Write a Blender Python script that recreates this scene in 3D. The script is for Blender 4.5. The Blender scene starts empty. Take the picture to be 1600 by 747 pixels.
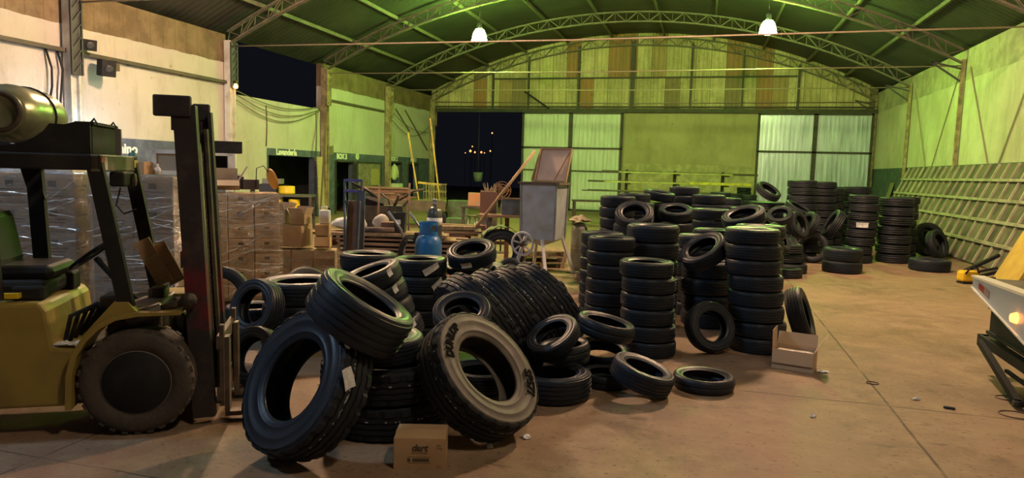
import bpy, bmesh, math, random
from mathutils import Vector, Matrix, Euler, noise
random.seed(7)
S = bpy.context.scene
COL = S.collection
V = Vector
PI = math.pi
def R_(d): return math.radians(d)

# ------------------------------------------------------------------ camera
H, FPX = 1.95, 1080.0
TH, PT, RO = R_(15.38), R_(5.54), R_(1.6)
r0 = V((math.cos(TH), math.sin(TH), 0)); f0 = V((-math.sin(TH), math.cos(TH), 0)); zz = V((0, 0, 1))
cf = math.cos(PT)*f0 - math.sin(PT)*zz
cu0 = math.sin(PT)*f0 + math.cos(PT)*zz
cr = math.cos(RO)*r0 + math.sin(RO)*cu0
cu = math.cos(RO)*cu0 - math.sin(RO)*r0
CAM = V((0, 0, H))
cd = bpy.data.cameras.new('camera'); cam = bpy.data.objects.new('camera', cd); COL.objects.link(cam)
m3 = Matrix((cr, cu, -cf)).transposed()
cam.matrix_world = Matrix.Translation(CAM) @ m3.to_4x4()
cd.sensor_width = 36.0; cd.lens = FPX*36.0/1600.0; cd.clip_start = 0.05; cd.clip_end = 400
S.camera = cam

# ------------------------------------------------------------------ light set-up
w = bpy.data.worlds.new('night'); S.world = w; w.use_nodes = True
w.node_tree.nodes['Background'].inputs[0].default_value = (0.55, 0.62, 0.9, 1)
w.node_tree.nodes['Background'].inputs[1].default_value = 0.007
S.view_settings.view_transform = 'Standard'; S.view_settings.look = 'None'
S.view_settings.exposure = 0.15; S.view_settings.gamma = 1.0; S.view_settings.use_curve_mapping = False
GREEN_LAMP = ((0.46, 1.0, 0.12), 225.0)      # mercury lamps hanging in the far bay
WARM_LAMP = ((1.0, 0.65, 0.39), 385.0)       # the same fittings with warm lamps in the nearer bay
ENTRY_LAMP = ((1.0, 0.76, 0.52), 75.0)        # entrance end, behind the viewer
COOL_LAMP = ((0.55, 0.76, 1.0), 100.0)

# ------------------------------------------------------------------ pixel -> place helpers
def ray(px, py): return cf + cr*((px-800)/FPX) + cu*((373.5-py)/FPX)
def G(px, py, z=0.0):
    d = ray(px, py); return CAM + d*((z-H)/d.z)
def D(px, py, k): return CAM + ray(px, py)*k
def PX(px, py, x):
    d = ray(px, py); return CAM + d*(x/d.x)
def PY(px, py, y):
    d = ray(px, py); return CAM + d*(y/d.y)

# ------------------------------------------------------------------ materials
MATS = {}
def lk(nt, a, b): nt.links.new(a, b)
def mat(name, col, rough=0.6, metal=0.0, col2=None, scale=4.0, lo=0.4, hi=0.6, bump=0.0, bscale=30.0, detail=4.0, spec=0.5, coat=0.0, stretch=None):
    if name in MATS: return MATS[name]
    m = bpy.data.materials.new(name); m.use_nodes = True; nt = m.node_tree; b = nt.nodes['Principled BSDF']
    b.inputs['Base Color'].default_value = (*col, 1); b.inputs['Roughness'].default_value = rough; b.inputs['Metallic'].default_value = metal
    b.inputs['Specular IOR Level'].default_value = spec
    if coat: b.inputs['Coat Weight'].default_value = coat
    tc = nt.nodes.new('ShaderNodeTexCoord'); src = tc.outputs['Object']
    if stretch:
        mp = nt.nodes.new('ShaderNodeMapping'); mp.inputs['Scale'].default_value = stretch; lk(nt, src, mp.inputs['Vector']); src = mp.outputs['Vector']
    if col2:
        n = nt.nodes.new('ShaderNodeTexNoise'); n.inputs['Scale'].default_value = scale; n.inputs['Detail'].default_value = detail; lk(nt, src, n.inputs['Vector'])
        r = nt.nodes.new('ShaderNodeValToRGB'); r.color_ramp.elements[0].position = lo; r.color_ramp.elements[1].position = hi
        r.color_ramp.elements[0].color = (*col, 1); r.color_ramp.elements[1].color = (*col2, 1)
        lk(nt, n.outputs['Fac'], r.inputs['Fac']); lk(nt, r.outputs['Color'], b.inputs['Base Color'])
    if bump:
        n2 = nt.nodes.new('ShaderNodeTexNoise'); n2.inputs['Scale'].default_value = bscale; n2.inputs['Detail'].default_value = 5; lk(nt, src, n2.inputs['Vector'])
        bp = nt.nodes.new('ShaderNodeBump'); bp.inputs['Strength'].default_value = bump; bp.inputs['Distance'].default_value = 0.02
        lk(nt, n2.outputs['Fac'], bp.inputs['Height']); lk(nt, bp.outputs['Normal'], b.inputs['Normal'])
    MATS[name] = m
    return m
def emat(name, col, st):
    if name in MATS: return MATS[name]
    m = bpy.data.materials.new(name); m.use_nodes = True; nt = m.node_tree
    e = nt.nodes.new('ShaderNodeEmission'); e.inputs[0].default_value = (*col, 1); e.inputs[1].default_value = st
    lk(nt, e.outputs[0], nt.nodes['Material Output'].inputs[0]); MATS[name] = m
    return m
class N:
    """small node-graph helper"""
    def __init__(s, m): s.nt = m.node_tree; s.b = s.nt.nodes['Principled BSDF']
    def new(s, t, **k):
        n = s.nt.nodes.new(t)
        for a, v in k.items(): setattr(n, a, v)
        return n
    def link(s, a, b): s.nt.links.new(a, b)
    def math(s, op, a, b=None, c=None):
        n = s.new('ShaderNodeMath', operation=op)
        for i, x in enumerate((a, b, c)):
            if x is None: continue
            if isinstance(x, (int, float)): n.inputs[i].default_value = x
            else: s.link(x, n.inputs[i])
        return n.outputs[0]
    def noise(s, vec, scale, detail=4, rough=0.5):
        n = s.new('ShaderNodeTexNoise'); n.inputs['Scale'].default_value = scale; n.inputs['Detail'].default_value = detail; n.inputs['Roughness'].default_value = rough
        s.link(vec, n.inputs['Vector']); return n.outputs['Fac']
    def ramp(s, fac, stops, const=False):
        n = s.new('ShaderNodeValToRGB'); cr_ = n.color_ramp
        if const: cr_.interpolation = 'CONSTANT'
        while len(cr_.elements) < len(stops): cr_.elements.new(0.5)
        for e, (p, c) in zip(cr_.elements, stops): e.position = p; e.color = (*c, 1) if len(c) == 3 else c
        s.link(fac, n.inputs['Fac']); return n.outputs['Color']
    def mix(s, fac, a, b):
        n = s.new('ShaderNodeMix', data_type='RGBA')
        for i, x in ((0, fac), (6, a), (7, b)):
            if isinstance(x, (int, float)): n.inputs[i].default_value = x
            elif isinstance(x, tuple): n.inputs[i].default_value = (*x, 1)
            else: s.link(x, n.inputs[i])
        return n.outputs[2]
    def pos(s):
        g = s.new('ShaderNodeNewGeometry'); x = s.new('ShaderNodeSeparateXYZ'); s.link(g.outputs['Position'], x.inputs[0]); return g.outputs['Position'], x.outputs
    def bump(s, h, st, dist=0.02):
        n = s.new('ShaderNodeBump'); n.inputs['Strength'].default_value = st; n.inputs['Distance'].default_value = dist
        s.link(h, n.inputs['Height']); s.link(n.outputs['Normal'], s.b.inputs['Normal'])
def nm(name, rough=0.7, spec=0.3):
    m = bpy.data.materials.new(name); m.use_nodes = True; MATS[name] = m
    n = N(m); n.b.inputs['Roughness'].default_value = rough; n.b.inputs['Specular IOR Level'].default_value = spec
    return m, n

# ------------------------------------------------------------------ mesh builder
def frame_of(d):
    d = d.normalized(); a = V((0, 0, 1)) if abs(d.z) < 0.95 else V((1, 0, 0))
    x = a.cross(d).normalized(); return x, d.cross(x).normalized(), d
class MB:
    def __init__(s): s.v = []; s.f = []; s.sm = []
    def add(s, vs, fs, smooth=False):
        b = len(s.v); s.v += [tuple(v) for v in vs]; s.f += [tuple(i+b for i in f) for f in fs]; s.sm += [smooth]*len(fs); return s
    def box(s, c, size, rot=None, ch=0.0):
        hx, hy, hz = size[0]/2, size[1]/2, size[2]/2; c = V(c)
        M = rot if isinstance(rot, Matrix) else (Euler(rot).to_matrix() if rot else Matrix.Identity(3))
        if ch <= 0:
            pts = [V((x, y, z)) for z in (-hz, hz) for x, y in ((-hx, -hy), (hx, -hy), (hx, hy), (-hx, hy))]
            fs = [(3, 2, 1, 0), (4, 5, 6, 7), (0, 1, 5, 4), (1, 2, 6, 5), (2, 3, 7, 6), (3, 0, 4, 7)]
        else:
            bm = bmesh.new(); bmesh.ops.create_cube(bm, size=1.0)
            for v in bm.verts: v.co = V((v.co.x*2*hx, v.co.y*2*hy, v.co.z*2*hz))
            bmesh.ops.bevel(bm, geom=list(bm.edges), offset=min(ch, min(hx, hy, hz)*0.9), segments=2, profile=0.5, affect='EDGES')
            bm.verts.ensure_lookup_table(); bm.verts.index_update()
            pts = [v.co.copy() for v in bm.verts]; fs = [[v.index for v in f.verts] for f in bm.faces]; bm.free()
        return s.add([c + M @ p for p in pts], fs)
    def bar(s, p0, p1, w, h=None, up=None):
        p0, p1 = V(p0), V(p1); h = h or w; d = (p1-p0).normalized()
        if up is not None: x = d.cross(V(up)).normalized(); y = x.cross(d).normalized()
        else: x, y, d = frame_of(d)
        q = [p + x*sx*w/2 + y*sy*h/2 for p in (p0, p1) for sx, sy in ((-1, -1), (1, -1), (1, 1), (-1, 1))]
        return s.add(q, [(3, 2, 1, 0), (4, 5, 6, 7), (0, 1, 5, 4), (1, 2, 6, 5), (2, 3, 7, 6), (3, 0, 4, 7)])
    def tube(s, pts, r, n=8, caps=True, closed=False):
        pts = [V(p) for p in pts]; k = len(pts); rs = r if isinstance(r, (list, tuple)) else [r]*k
        ring = []; prev = None
        for i, p in enumerate(pts):
            a = pts[(i-1) % k] if (i or closed) else p; b = pts[(i+1) % k] if (i < k-1 or closed) else p
            t = (b-a).normalized()
            if prev is None: x, y, _ = frame_of(t)
            else:
                x = prev - t*prev.dot(t); x = x.normalized() if x.length > 1e-6 else frame_of(t)[0]; y = t.cross(x)
            prev = x
            ring.append([p + (x*math.cos(2*PI*j/n) + y*math.sin(2*PI*j/n))*rs[i] for j in range(n)])
        vs = [v for g in ring for v in g]; fs = []
        for i in range(k if closed else k-1):
            i2 = (i+1) % k
            for j in range(n): fs.append((i*n+j, i*n+(j+1) % n, i2*n+(j+1) % n, i2*n+j))
        if caps and not closed: fs += [tuple(range(n-1, -1, -1)), tuple((k-1)*n+j for j in range(n))]
        return s.add(vs, fs, True)
    def lathe(s, prof, n=24, M=None, closed=False, smooth=True):
        """prof: (r, z) pairs about local Z, M: 4x4 placement"""
        k = len(prof); vs = []; fs = []
        for j in range(n):
            a = 2*PI*j/n
            for r, z in prof: vs.append(V((r*math.cos(a), r*math.sin(a), z)))
        for j in range(n):
            j2 = (j+1) % n
            for i in range(k if closed else k-1):
                i2 = (i+1) % k; fs.append((j*k+i, j2*k+i, j2*k+i2, j*k+i2))
        if not closed:
            if prof[0][0] > 1e-5: fs.append(tuple(j*k for j in range(n-1, -1, -1)))
            if prof[-1][0] > 1e-5: fs.append(tuple(j*k+k-1 for j in range(n)))
        if M is not None: vs = [M @ v for v in vs]
        return s.add(vs, fs, smooth)
    def prism(s, poly, axis_from, axis_to, M=None):
        """poly: list of (a, b) in the x-z plane, extruded along y"""
        k = len(poly); vs = [V((a, axis_from, b)) for a, b in poly] + [V((a, axis_to, b)) for a, b in poly]
        fs = [tuple(range(k)), tuple(range(2*k-1, k-1, -1))] + [(i, i+k, (i+1) % k+k, (i+1) % k) for i in range(k)]
        if M is not None: vs = [M @ v for v in vs]
        return s.add(vs, fs)
    def build(s, name, m, parent=None, loc=None, rot=None, bevel=0.0):
        me = bpy.data.meshes.new(name); me.from_pydata(s.v, [], s.f); me.validate()
        bm = bmesh.new(); bm.from_mesh(me); bmesh.ops.recalc_face_normals(bm, faces=bm.faces); bm.to_mesh(me); bm.free()
        if len(me.polygons) == len(s.sm): me.polygons.foreach_set('use_smooth', s.sm)
        if any(s.sm) and not all(s.sm): pass
        if m: me.materials.append(m)
        o = bpy.data.objects.new(name, me); COL.objects.link(o)
        if parent: o.parent = parent
        if loc is not None: o.location = loc
        if rot is not None: o.rotation_euler = rot
        if bevel:
            b = o.modifiers.new('edge', 'BEVEL'); b.width = bevel; b.segments = 2; b.limit_method = 'ANGLE'; b.angle_limit = R_(35)
        return o
def tag(o, label, cat, group=None, kind=None):
    o['label'] = label; o['category'] = cat
    if group: o['group'] = group
    if kind: o['kind'] = kind
    return o
def thing(name, label, cat, loc=(0, 0, 0), rotz=0.0, group=None):
    o = bpy.data.objects.new(name, None); COL.objects.link(o); o.empty_display_size = 0.2
    o.location = loc; o.rotation_euler = (0, 0, rotz); return tag(o, label, cat, group)
def struct(mb, name, m, parent=None):
    o = mb.build(name, m, parent)
    if parent is None: o['kind'] = 'structure'
    return o
def text_mesh(name, body, size, m, M, parent=None, depth=0.003, bend=None, shear=0.0, bold=0.0):
    """lettering as a mesh; M places it (x along the line, y up, z out). bend: radius of an arc the baseline follows"""
    cu_ = bpy.data.curves.new(name, 'FONT'); cu_.body = body; cu_.size = size; cu_.extrude = depth; cu_.align_x = 'CENTER'; cu_.align_y = 'CENTER'; cu_.shear = shear; cu_.offset = bold; cu_.resolution_u = 3
    to = bpy.data.objects.new('tmp', cu_); COL.objects.link(to)
    dg = bpy.context.evaluated_depsgraph_get(); me = bpy.data.meshes.new_from_object(to.evaluated_get(dg)); me.name = name
    bpy.data.objects.remove(to); bpy.data.curves.remove(cu_)
    if bend:
        bm = bmesh.new(); bm.from_mesh(me)
        for _ in range(2): bmesh.ops.subdivide_edges(bm, edges=[e for e in bm.edges if e.calc_length() > size*0.12], cuts=1)
        bm.to_mesh(me); bm.free()
        for v in me.vertices:
            a = PI/2 - v.co.x/bend; r = bend + v.co.y; v.co = V((r*math.cos(a), r*math.sin(a), v.co.z))
    me.materials.clear(); me.materials.append(m)
    o = bpy.data.objects.new(name, me); COL.objects.link(o)
    if parent: o.parent = parent
    o.matrix_local = M
    return o
def basis(x, y, z, loc): 
    M = Matrix((V(x).normalized(), V(y).normalized(), V(z).normalized())).transposed().to_4x4(); M.translation = V(loc); return M

# ================================================================== SETTING
XL, XR, YB, YF = -14.76, 7.6, 36.1, -7.0
BAYS = [36.1 - 5.7*k for k in range(8)]
XC, HALF = (XL+XR)/2, (XR-XL)/2
def arc(x, z0, sag):
    Rr = (HALF**2 + sag**2)/(2*sag); return z0 + sag - Rr + math.sqrt(max(Rr*Rr-(x-XC)**2, 0))

# floor: worn reddish-brown concrete with saw-cut joints and stains
m, n = nm('floor_concrete', 0.5, 0.22)
P_, xyz = n.pos()
a_ = n.noise(P_, 0.55, 6, 0.6); b_ = n.noise(P_, 3.5, 6, 0.65); c_ = n.noise(P_, 22, 4, 0.6)
col = n.ramp(a_, [(0.25, (0.165, 0.113, 0.074)), (0.5, (0.235, 0.16, 0.105)), (0.72, (0.29, 0.178, 0.118))])
col = n.mix(n.ramp(b_, [(0.42, (0, 0, 0)), (0.68, (1, 1, 1))]), col, (0.32, 0.235, 0.155))
col = n.mix(n.math('MULTIPLY', n.ramp(n.noise(P_, 1.3, 5, 0.7), [(0.56, (0, 0, 0)), (0.7, (1, 1, 1))]), 0.5), col, (0.08, 0.052, 0.036))
col = n.mix(n.math('MULTIPLY', n.ramp(c_, [(0.58, (0, 0, 0)), (0.70, (1, 1, 1))]), 0.6), col, (0.05, 0.038, 0.03))
mp_ = n.new('ShaderNodeMapping'); mp_.inputs['Scale'].default_value = (0.7, 2.2, 1); n.link(P_, mp_.inputs['Vector'])
col = n.mix(n.math('MULTIPLY', n.ramp(n.noise(mp_.outputs[0], 2.6, 6, 0.75), [(0.60, (0, 0, 0)), (0.66, (1, 1, 1))]), 0.5), col, (0.055, 0.04, 0.03))
wob = n.math('MULTIPLY', n.math('SUBTRACT', n.noise(P_, 2.2, 3), 0.5), 0.05)
jm = None
for ax, at_ in ((0, 1.66), (0, -4.1), (0, 5.6), (1, 6.57), (1, 12.3), (1, 3.4)):
    d_ = n.math('ABSOLUTE', n.math('ADD', n.math('SUBTRACT', xyz[ax], at_), wob if ax else n.math('MULTIPLY', wob, 0.35)))
    k_ = n.math('LESS_THAN', d_, 0.011 if at_ in (1.66, 6.57) else 0.006)
    jm = k_ if jm is None else n.math('MAXIMUM', jm, k_)
jm = n.math('MULTIPLY', jm, n.ramp(n.noise(P_, 1.7, 4), [(0.34, (0.25, 0.25, 0.25)), (0.5, (1, 1, 1))]))
col = n.mix(n.math('MULTIPLY', jm, 0.8), col, (0.05, 0.035, 0.025))
n.link(col, n.b.inputs['Base Color'])
n.link(n.ramp(b_, [(0.3, (0.55,)*3), (0.7, (0.8,)*3)]), n.b.inputs['Roughness'])
n.bump(n.math('ADD', n.noise(P_, 9, 6), n.math('MULTIPLY', jm, -0.8)), 0.35, 0.012)
fl = MB().box(((XL+XR)/2-1.5, (YF+YB)/2, -0.1), (XR-XL+4.5, YB-YF+1, 0.2)); struct(fl, 'floor', m)
g = MB().box((-11, YB+24, -0.12), (60, 46, 0.2)); struct(g, 'ground_outside', mat('yard', (0.05, 0.045, 0.03), 0.9, col2=(0.09, 0.075, 0.05), scale=1))

# plaster walls: slate dado below, dirty cream plaster, bare block course on top
def wall_mat(name, cream, cream2, dirt, dado, brick, gap=None):
    m, n = nm(name, 0.85, 0.2); P_, xyz = n.pos()
    base = n.mix(n.ramp(n.noise(P_, 0.6, 6, 0.65), [(0.35, (0, 0, 0)), (0.65, (1, 1, 1))]), cream, cream2)
    mp = n.new('ShaderNodeMapping'); mp.inputs['Scale'].default_value = (1, 1, 0.25); n.link(P_, mp.inputs['Vector'])
    base = n.mix(n.math('MULTIPLY', n.ramp(n.noise(mp.outputs[0], 2.2, 7, 0.7), [(0.5, (0, 0, 0)), (0.75, (1, 1, 1))]), 0.55), base, dirt)
    bl = n.noise(P_, 3.2, 6, 0.7)
    base = n.mix(n.ramp(bl, [(0.66, (0, 0, 0)), (0.70, (1, 1, 1))]), base, dirt)
    zj = n.math('ADD', xyz[2], n.math('MULTIPLY', n.math('SUBTRACT', n.noise(P_, 1.4, 4), 0.5), 0.14))
    if brick:
        bk = n.mix(n.ramp(n.noise(P_, 1.6, 6, 0.7), [(0.4, (0, 0, 0)), (0.6, (1, 1, 1))]), brick, tuple(x*0.68 for x in brick))
        cb = n.math('FRACT', n.math('MULTIPLY', xyz[1], 2.2)); bk = n.mix(n.math('MULTIPLY', n.math('LESS_THAN', cb, 0.06), 0.5), bk, tuple(x*0.5 for x in brick))
        base = n.mix(n.math('GREATER_THAN', zj, 5.13), base, bk)
    dz = n.math('LESS_THAN', xyz[2], 2.55)
    if gap: dz = n.math('MULTIPLY', dz, n.math('SUBTRACT', 1.0, n.math('MULTIPLY', n.math('GREATER_THAN', xyz[1], gap[0]), n.math('LESS_THAN', xyz[1], gap[1]))))
    dd = n.mix(n.ramp(n.noise(P_, 2.5, 6, 0.7), [(0.45, (0, 0, 0)), (0.7, (1, 1, 1))]), dado, tuple(min(1, x*1.7) for x in dado))
    n.link(n.mix(dz, base, dd), n.b.inputs['Base Color']); n.bump(n.noise(P_, 14, 6, 0.7), 0.35, 0.02); return m
WL = wall_mat('plaster_cream', (0.55, 0.51, 0.48), (0.48, 0.44, 0.41), (0.32, 0.27, 0.21), (0.085, 0.10, 0.145), (0.235, 0.165, 0.105), (19.25, 21.1))
WR = wall_mat('plaster_stained', (0.66, 0.62, 0.48), (0.50, 0.46, 0.34), (0.30, 0.26, 0.17), (0.07, 0.10, 0.09), (0.50, 0.45, 0.33))
WB = wall_mat('plaster_back', (0.46, 0.42, 0.24), (0.36, 0.33, 0.18), (0.24, 0.20, 0.10), (0.36, 0.33, 0.18), None)
def cut_wall(mb, u0, u1, z0, z1, holes, place, thick):
    us = sorted({u0, u1, *[h for q in holes for h in q[:2] if u0 < h < u1]}); zs = sorted({z0, z1, *[h for q in holes for h in q[2:] if z0 < h < z1]})
    for a, b in zip(us, us[1:]):
        for c, d in zip(zs, zs[1:]):
            um, zm = (a+b)/2, (c+d)/2
            if any(q[0] < um < q[1] and q[2] < zm < q[3] for q in holes): continue
            mb.box(place(um, zm), thick(b-a, d-c))
lw = MB(); TK = 0.24
pl = lambda u, z: (XL-TK/2, u, z); th = lambda du, dz: (TK, du, dz)
HOLES = [(21.2, 24.15, -1, 2.3), (25.75, 27.3, -1, 2.2), (30.8, 32.2, -1, 2.26), (33.05, 34.3, -1, 2.24)]
cut_wall(lw, YF, 19.0, 0, 6.0, [], pl, th); cut_wall(lw, 19.0, 24.7, 0, 4.2, HOLES, pl, th); cut_wall(lw, 24.7, YB, 0, 6.0, HOLES, pl, th)
wall_left = struct(lw, 'wall_left', WL)
rm = MB().box((XL-4.0, 28, 1.6), (0.2, 17, 3.2)); rm.box((XL-2.1, 28, 3.2), (3.8, 17, 0.12)); struct(rm, 'wall_annex', mat('annex_paint', (0.10, 0.12, 0.13), 0.9, col2=(0.06, 0.07, 0.08), scale=1))
CREAM = mat('painted_letters', (0.86, 0.84, 0.74), 0.8)
for s, py, z, sz in (('feminino', 14.75, 2.27, 0.36), ('Lavandería', 22.3, 2.43, 0.30), ('BOX 3', 26.3, 2.39, 0.30), ('BOX 2', 31.4, 2.42, 0.28), ('BOX 1', 33.75, 2.42, 0.26)):
    text_mesh('wall_lettering', s, sz, CREAM, basis((0, 1, 0), (0, 0, 1), (1, 0, 0), (XL+0.004, py, z)), wall_left, 0.003, bold=0.012)
rw = MB().box((XR+0.12, (YF+YB)/2, 3.05), (0.24, YB-YF, 6.1)); struct(rw, 'wall_right', WR)
bw = MB(); bw.box((-0.915, YB+0.12, 2.6), (6.55, 0.24, 5.2)); bw.box((7.53, YB+0.12, 2.6), (0.16, 0.24, 5.2)); bw.box((-14.68, YB+0.12, 2.6), (0.16, 0.24, 5.2))
struct(bw, 'wall_back', WB)

# gable: vertical ribbed sheets of mixed age, rust and tint
m, n = nm('gable_sheets', 0.6, 0.3); P_, xyz = n.pos()
idx = n.math('FLOOR', n.math('MULTIPLY', xyz[0], 1.38)); row = n.math('GREATER_THAN', xyz[2], 6.86)
wn = n.new('ShaderNodeTexWhiteNoise', noise_dimensions='2D'); cmb = n.new('ShaderNodeCombineXYZ'); n.link(idx, cmb.inputs[0]); n.link(row, cmb.inputs[1]); n.link(cmb.outputs[0], wn.inputs['Vector'])
base = n.ramp(wn.outputs['Value'], [(0.0, (0.64, 0.56, 0.30)), (0.30, (0.54, 0.48, 0.25)), (0.55, (0.42, 0.30, 0.14)), (0.62, (0.40, 0.20, 0.085)), (0.72, (0.68, 0.60, 0.34)), (0.90, (0.26, 0.20, 0.11))], True)
mp = n.new('ShaderNodeMapping'); mp.inputs['Scale'].default_value = (2.5, 1, 0.35); n.link(P_, mp.inputs['Vector'])
base = n.mix(n.math('MULTIPLY', n.ramp(n.noise(mp.outputs[0], 2.0, 7, 0.7), [(0.45, (0, 0, 0)), (0.75, (1, 1, 1))]), 0.6), base, (0.24, 0.18, 0.08))
base = n.mix(n.ramp(n.noise(P_, 5, 5, 0.7), [(0.62, (0, 0, 0)), (0.7, (1, 1, 1))]), base, (0.13, 0.10, 0.06))
sm_ = n.math('LESS_THAN', n.math('FRACT', n.math('MULTIPLY', xyz[0], 1.38)), 0.05); sm2 = n.math('LESS_THAN', n.math('FRACT', n.math('MULTIPLY', xyz[0], 5.52)), 0.10)
base = n.mix(n.math('MULTIPLY', n.math('MAXIMUM', sm_, n.math('MULTIPLY', sm2, 0.45)), 0.7), base, (0.08, 0.065, 0.035))
base = n.mix(n.math('MULTIPLY', n.ramp(n.noise(P_, 1.1, 6, 0.75), [(0.42, (0, 0, 0)), (0.66, (1, 1, 1))]), 0.55), base, (0.22, 0.19, 0.08))
n.link(base, n.b.inputs['Base Color'])
def ribbed(mb, x0, x1, zb, zt, y, pitch=0.18, dep=0.035):
    k = max(2, int((x1-x0)/pitch)); xs = []
    for i in range(k):
        a = x0 + (x1-x0)*i/k; p = (x1-x0)/k; xs += [(a, 0), (a+p*0.62, 0), (a+p*0.70, -dep), (a+p*0.92, -dep)]
    xs.append((x1, 0)); vs = []
    for t in (0.0, 0.012):
        for x, d in xs: vs += [V((x, y+d+t, zb)), V((x, y+d+t, zt(x) if callable(zt) else zt))]
    q = len(xs); fs = []
    for i in range(q-1):
        fs.append((2*i, 2*i+2, 2*i+3, 2*i+1)); o = 2*q; fs.append((o+2*i+1, o+2*i+3, o+2*i+2, o+2*i))
    mb.add(vs, fs)
gb = MB(); ribbed(gb, XL, XR, 5.3, lambda x: arc(x, 6.25, 2.85), YB+0.02, 0.24, 0.03); struct(gb, 'wall_gable', m)
DK = mat('dark_steel', (0.045, 0.05, 0.04), 0.6, 0.3, (0.08, 0.065, 0.04), 6)
tr = MB(); tr.box((XC, YB-0.1, 5.22), (XR-XL, 0.22, 0.2)); tr.box((XC, YB-0.12, 5.42), (XR-XL, 0.1, 0.06)); struct(tr, 'trim_1', DK)
for i, x in enumerate((-11.19, -9.23, -6.56, -3.79, -0.9, 1.55, 4.1)):
    t = MB(); wd = 0.2 if i == 3 else 0.1; t.box((x, YB-0.09, (5.3+arc(x, 5.9, 2.8))/2), (wd, 0.12, arc(x, 5.9, 2.8)-5.3)); struct(t, 'trim_%d' % (i+2), DK)
t = MB().box((XC, YB-0.1, 6.88), (15.2, 0.1, 0.07)); struct(t, 'trim_9', DK)

# sliding sheet-metal doors in the end wall
DW = mat('door_sheet_pale', (0.66, 0.72, 0.62), 0.5, 0.0, (0.48, 0.52, 0.42), 2.2, 0.4, 0.75, stretch=(3, 1, 0.3))
DG = mat('door_sheet_zinc', (0.70, 0.80, 0.95), 0.32, 0.4, (0.42, 0.50, 0.58), 2.0, 0.4, 0.7, stretch=(4, 1, 0.3))
def sheet_door(i, x0, x1, ms, y):
    b = MB(); ribbed(b, x0+0.05, x1-0.05, 0.04, 5.1, y, 0.2, 0.04); o = struct(b, 'door_%d' % i, ms)
    f_ = MB()
    for x in (x0+0.05, x1-0.05): f_.box((x, y-0.06, 2.56), (0.10, 0.07, 5.1))
    for z in (0.06, 3.28, 5.08): f_.box(((x0+x1)/2, y-0.065, z), (x1-x0, 0.06, 0.09))
    if i <= 2: f_.box(((x0+x1)/2, y-0.065, 2.1), (x1-x0, 0.05, 0.06))
    f_.build('door_frame', DK, o)
sheet_door(1, -9.47, -6.86, DW, YB-0.18); sheet_door(2, -6.86, -4.19, DW, YB-0.18); sheet_door(3, 2.36, 4.95, DG, YB-0.18); sheet_door(4, 4.95, 7.45, DG, YB-0.18)

# roof
cm, n = nm('roof_sheet', 0.5, 0.4); P_, xyz = n.pos()
n.link(n.mix(n.ramp(n.noise(P_, 0.8, 5, 0.6), [(0.4, (0, 0, 0)), (0.65, (1, 1, 1))]), (0.034, 0.034, 0.034), (0.055, 0.05, 0.045)), n.b.inputs['Base Color'])
n.bump(n.math('SINE', n.math('MULTIPLY', xyz[1], 26.0)), 0.35, 0.02)
rf = MB(); K = 48; vs = []
for t in (0.0, 0.05):
    for i in range(K+1):
        x = XL-0.5 + (XR-XL+1.0)*i/K; xx = min(max(x, XL), XR); z = arc(xx, 6.25, 2.85) - (abs(x-xx)*0.45) + t
        vs += [V((x, YF, z)), V((x, YB+0.6, z))]
o_ = 2*(K+1); rf.add(vs, [(2*i, 2*i+1, 2*i+3, 2*i+2) for i in range(K)] + [(o_+2*i+2, o_+2*i+3, o_+2*i+1, o_+2*i) for i in range(K)], True); struct(rf, 'ceiling', cm)

STEEL = mat('truss_steel', (0.11, 0.105, 0.09), 0.6, 0.1, (0.17, 0.135, 0.10), 5)
where = ['against the gable sheets of the end wall', 'one bay in front of the gable', 'directly above the two hanging lamps', 'over the low stretch of cream wall', 'over the column with the loudspeakers', 'highest in view, crossing above the forklift']
for k, y in enumerate(BAYS[:6]):
    yy = y - (0.22 if k == 0 else 0)
    t = thing('roof_truss', 'arched lattice steel roof truss ' + where[k], 'truss', (XC, yy, 5.6), 0, 'arched roof trusses')
    q = 46; xs = [XL + 0.12 + (XR-XL-0.24)*i/q for i in range(q+1)]
    top = [V((x-XC, 0, arc(x, 6.02, 2.85)-5.6)) for x in xs]; bot = [V((x-XC, 0, arc(x, 5.62, 2.85)-5.6)) for x in xs]
    for nme, ln in (('top_chord', top), ('bottom_chord', bot)):
        b = MB()
        for e in (-0.05, 0.05):
            for a, c in zip(ln, ln[1:]): b.bar(a+V((0, e, 0)), c+V((0, e, 0)), 0.05, 0.05, (0, 1, 0))
        b.build(nme, STEEL, t)
    b = MB()
    for i in range(q):
        for e in (-0.05, 0.05):
            b.bar((bot[i] if i % 2 else top[i])+V((0, e, 0)), (top[i+1] if i % 2 else bot[i+1])+V((0, e, 0)), 0.024)
        b.bar(bot[i]+V((0, -0.05, 0)), top[i]+V((0, 0.05, 0)), 0.02)
    b.build('web_lattice', STEEL, t)
    rd = MB()
    rz = 5.66 if k != 2 else 5.62
    rd.tube([(XL+0.1, yy+0.12, rz), (XC, yy+0.12, rz-0.06), (XR-0.02, yy+0.12, rz)], 0.024, 6)
    tl = ['behind the gable mullions', 'passing before the gable sheets', 'crossing below the hanging lamps', 'starting at the column with the orange bulb', 'overhead from the loudspeaker column', 'overhead above the forklift'][k]
    ro = rd.build('tie_rod', mat('rod_steel', (0.42, 0.33, 0.26), 0.5, 0.3)); tag(ro, 'thin steel tie rod spanning the hall, ' + tl, 'rod', 'tie rods across the hall')
pz = [-13.4, -11.5, -9.4, -7.2, -4.9, -2.3, 0.1, 2.4, 4.4, 6.1]
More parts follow.
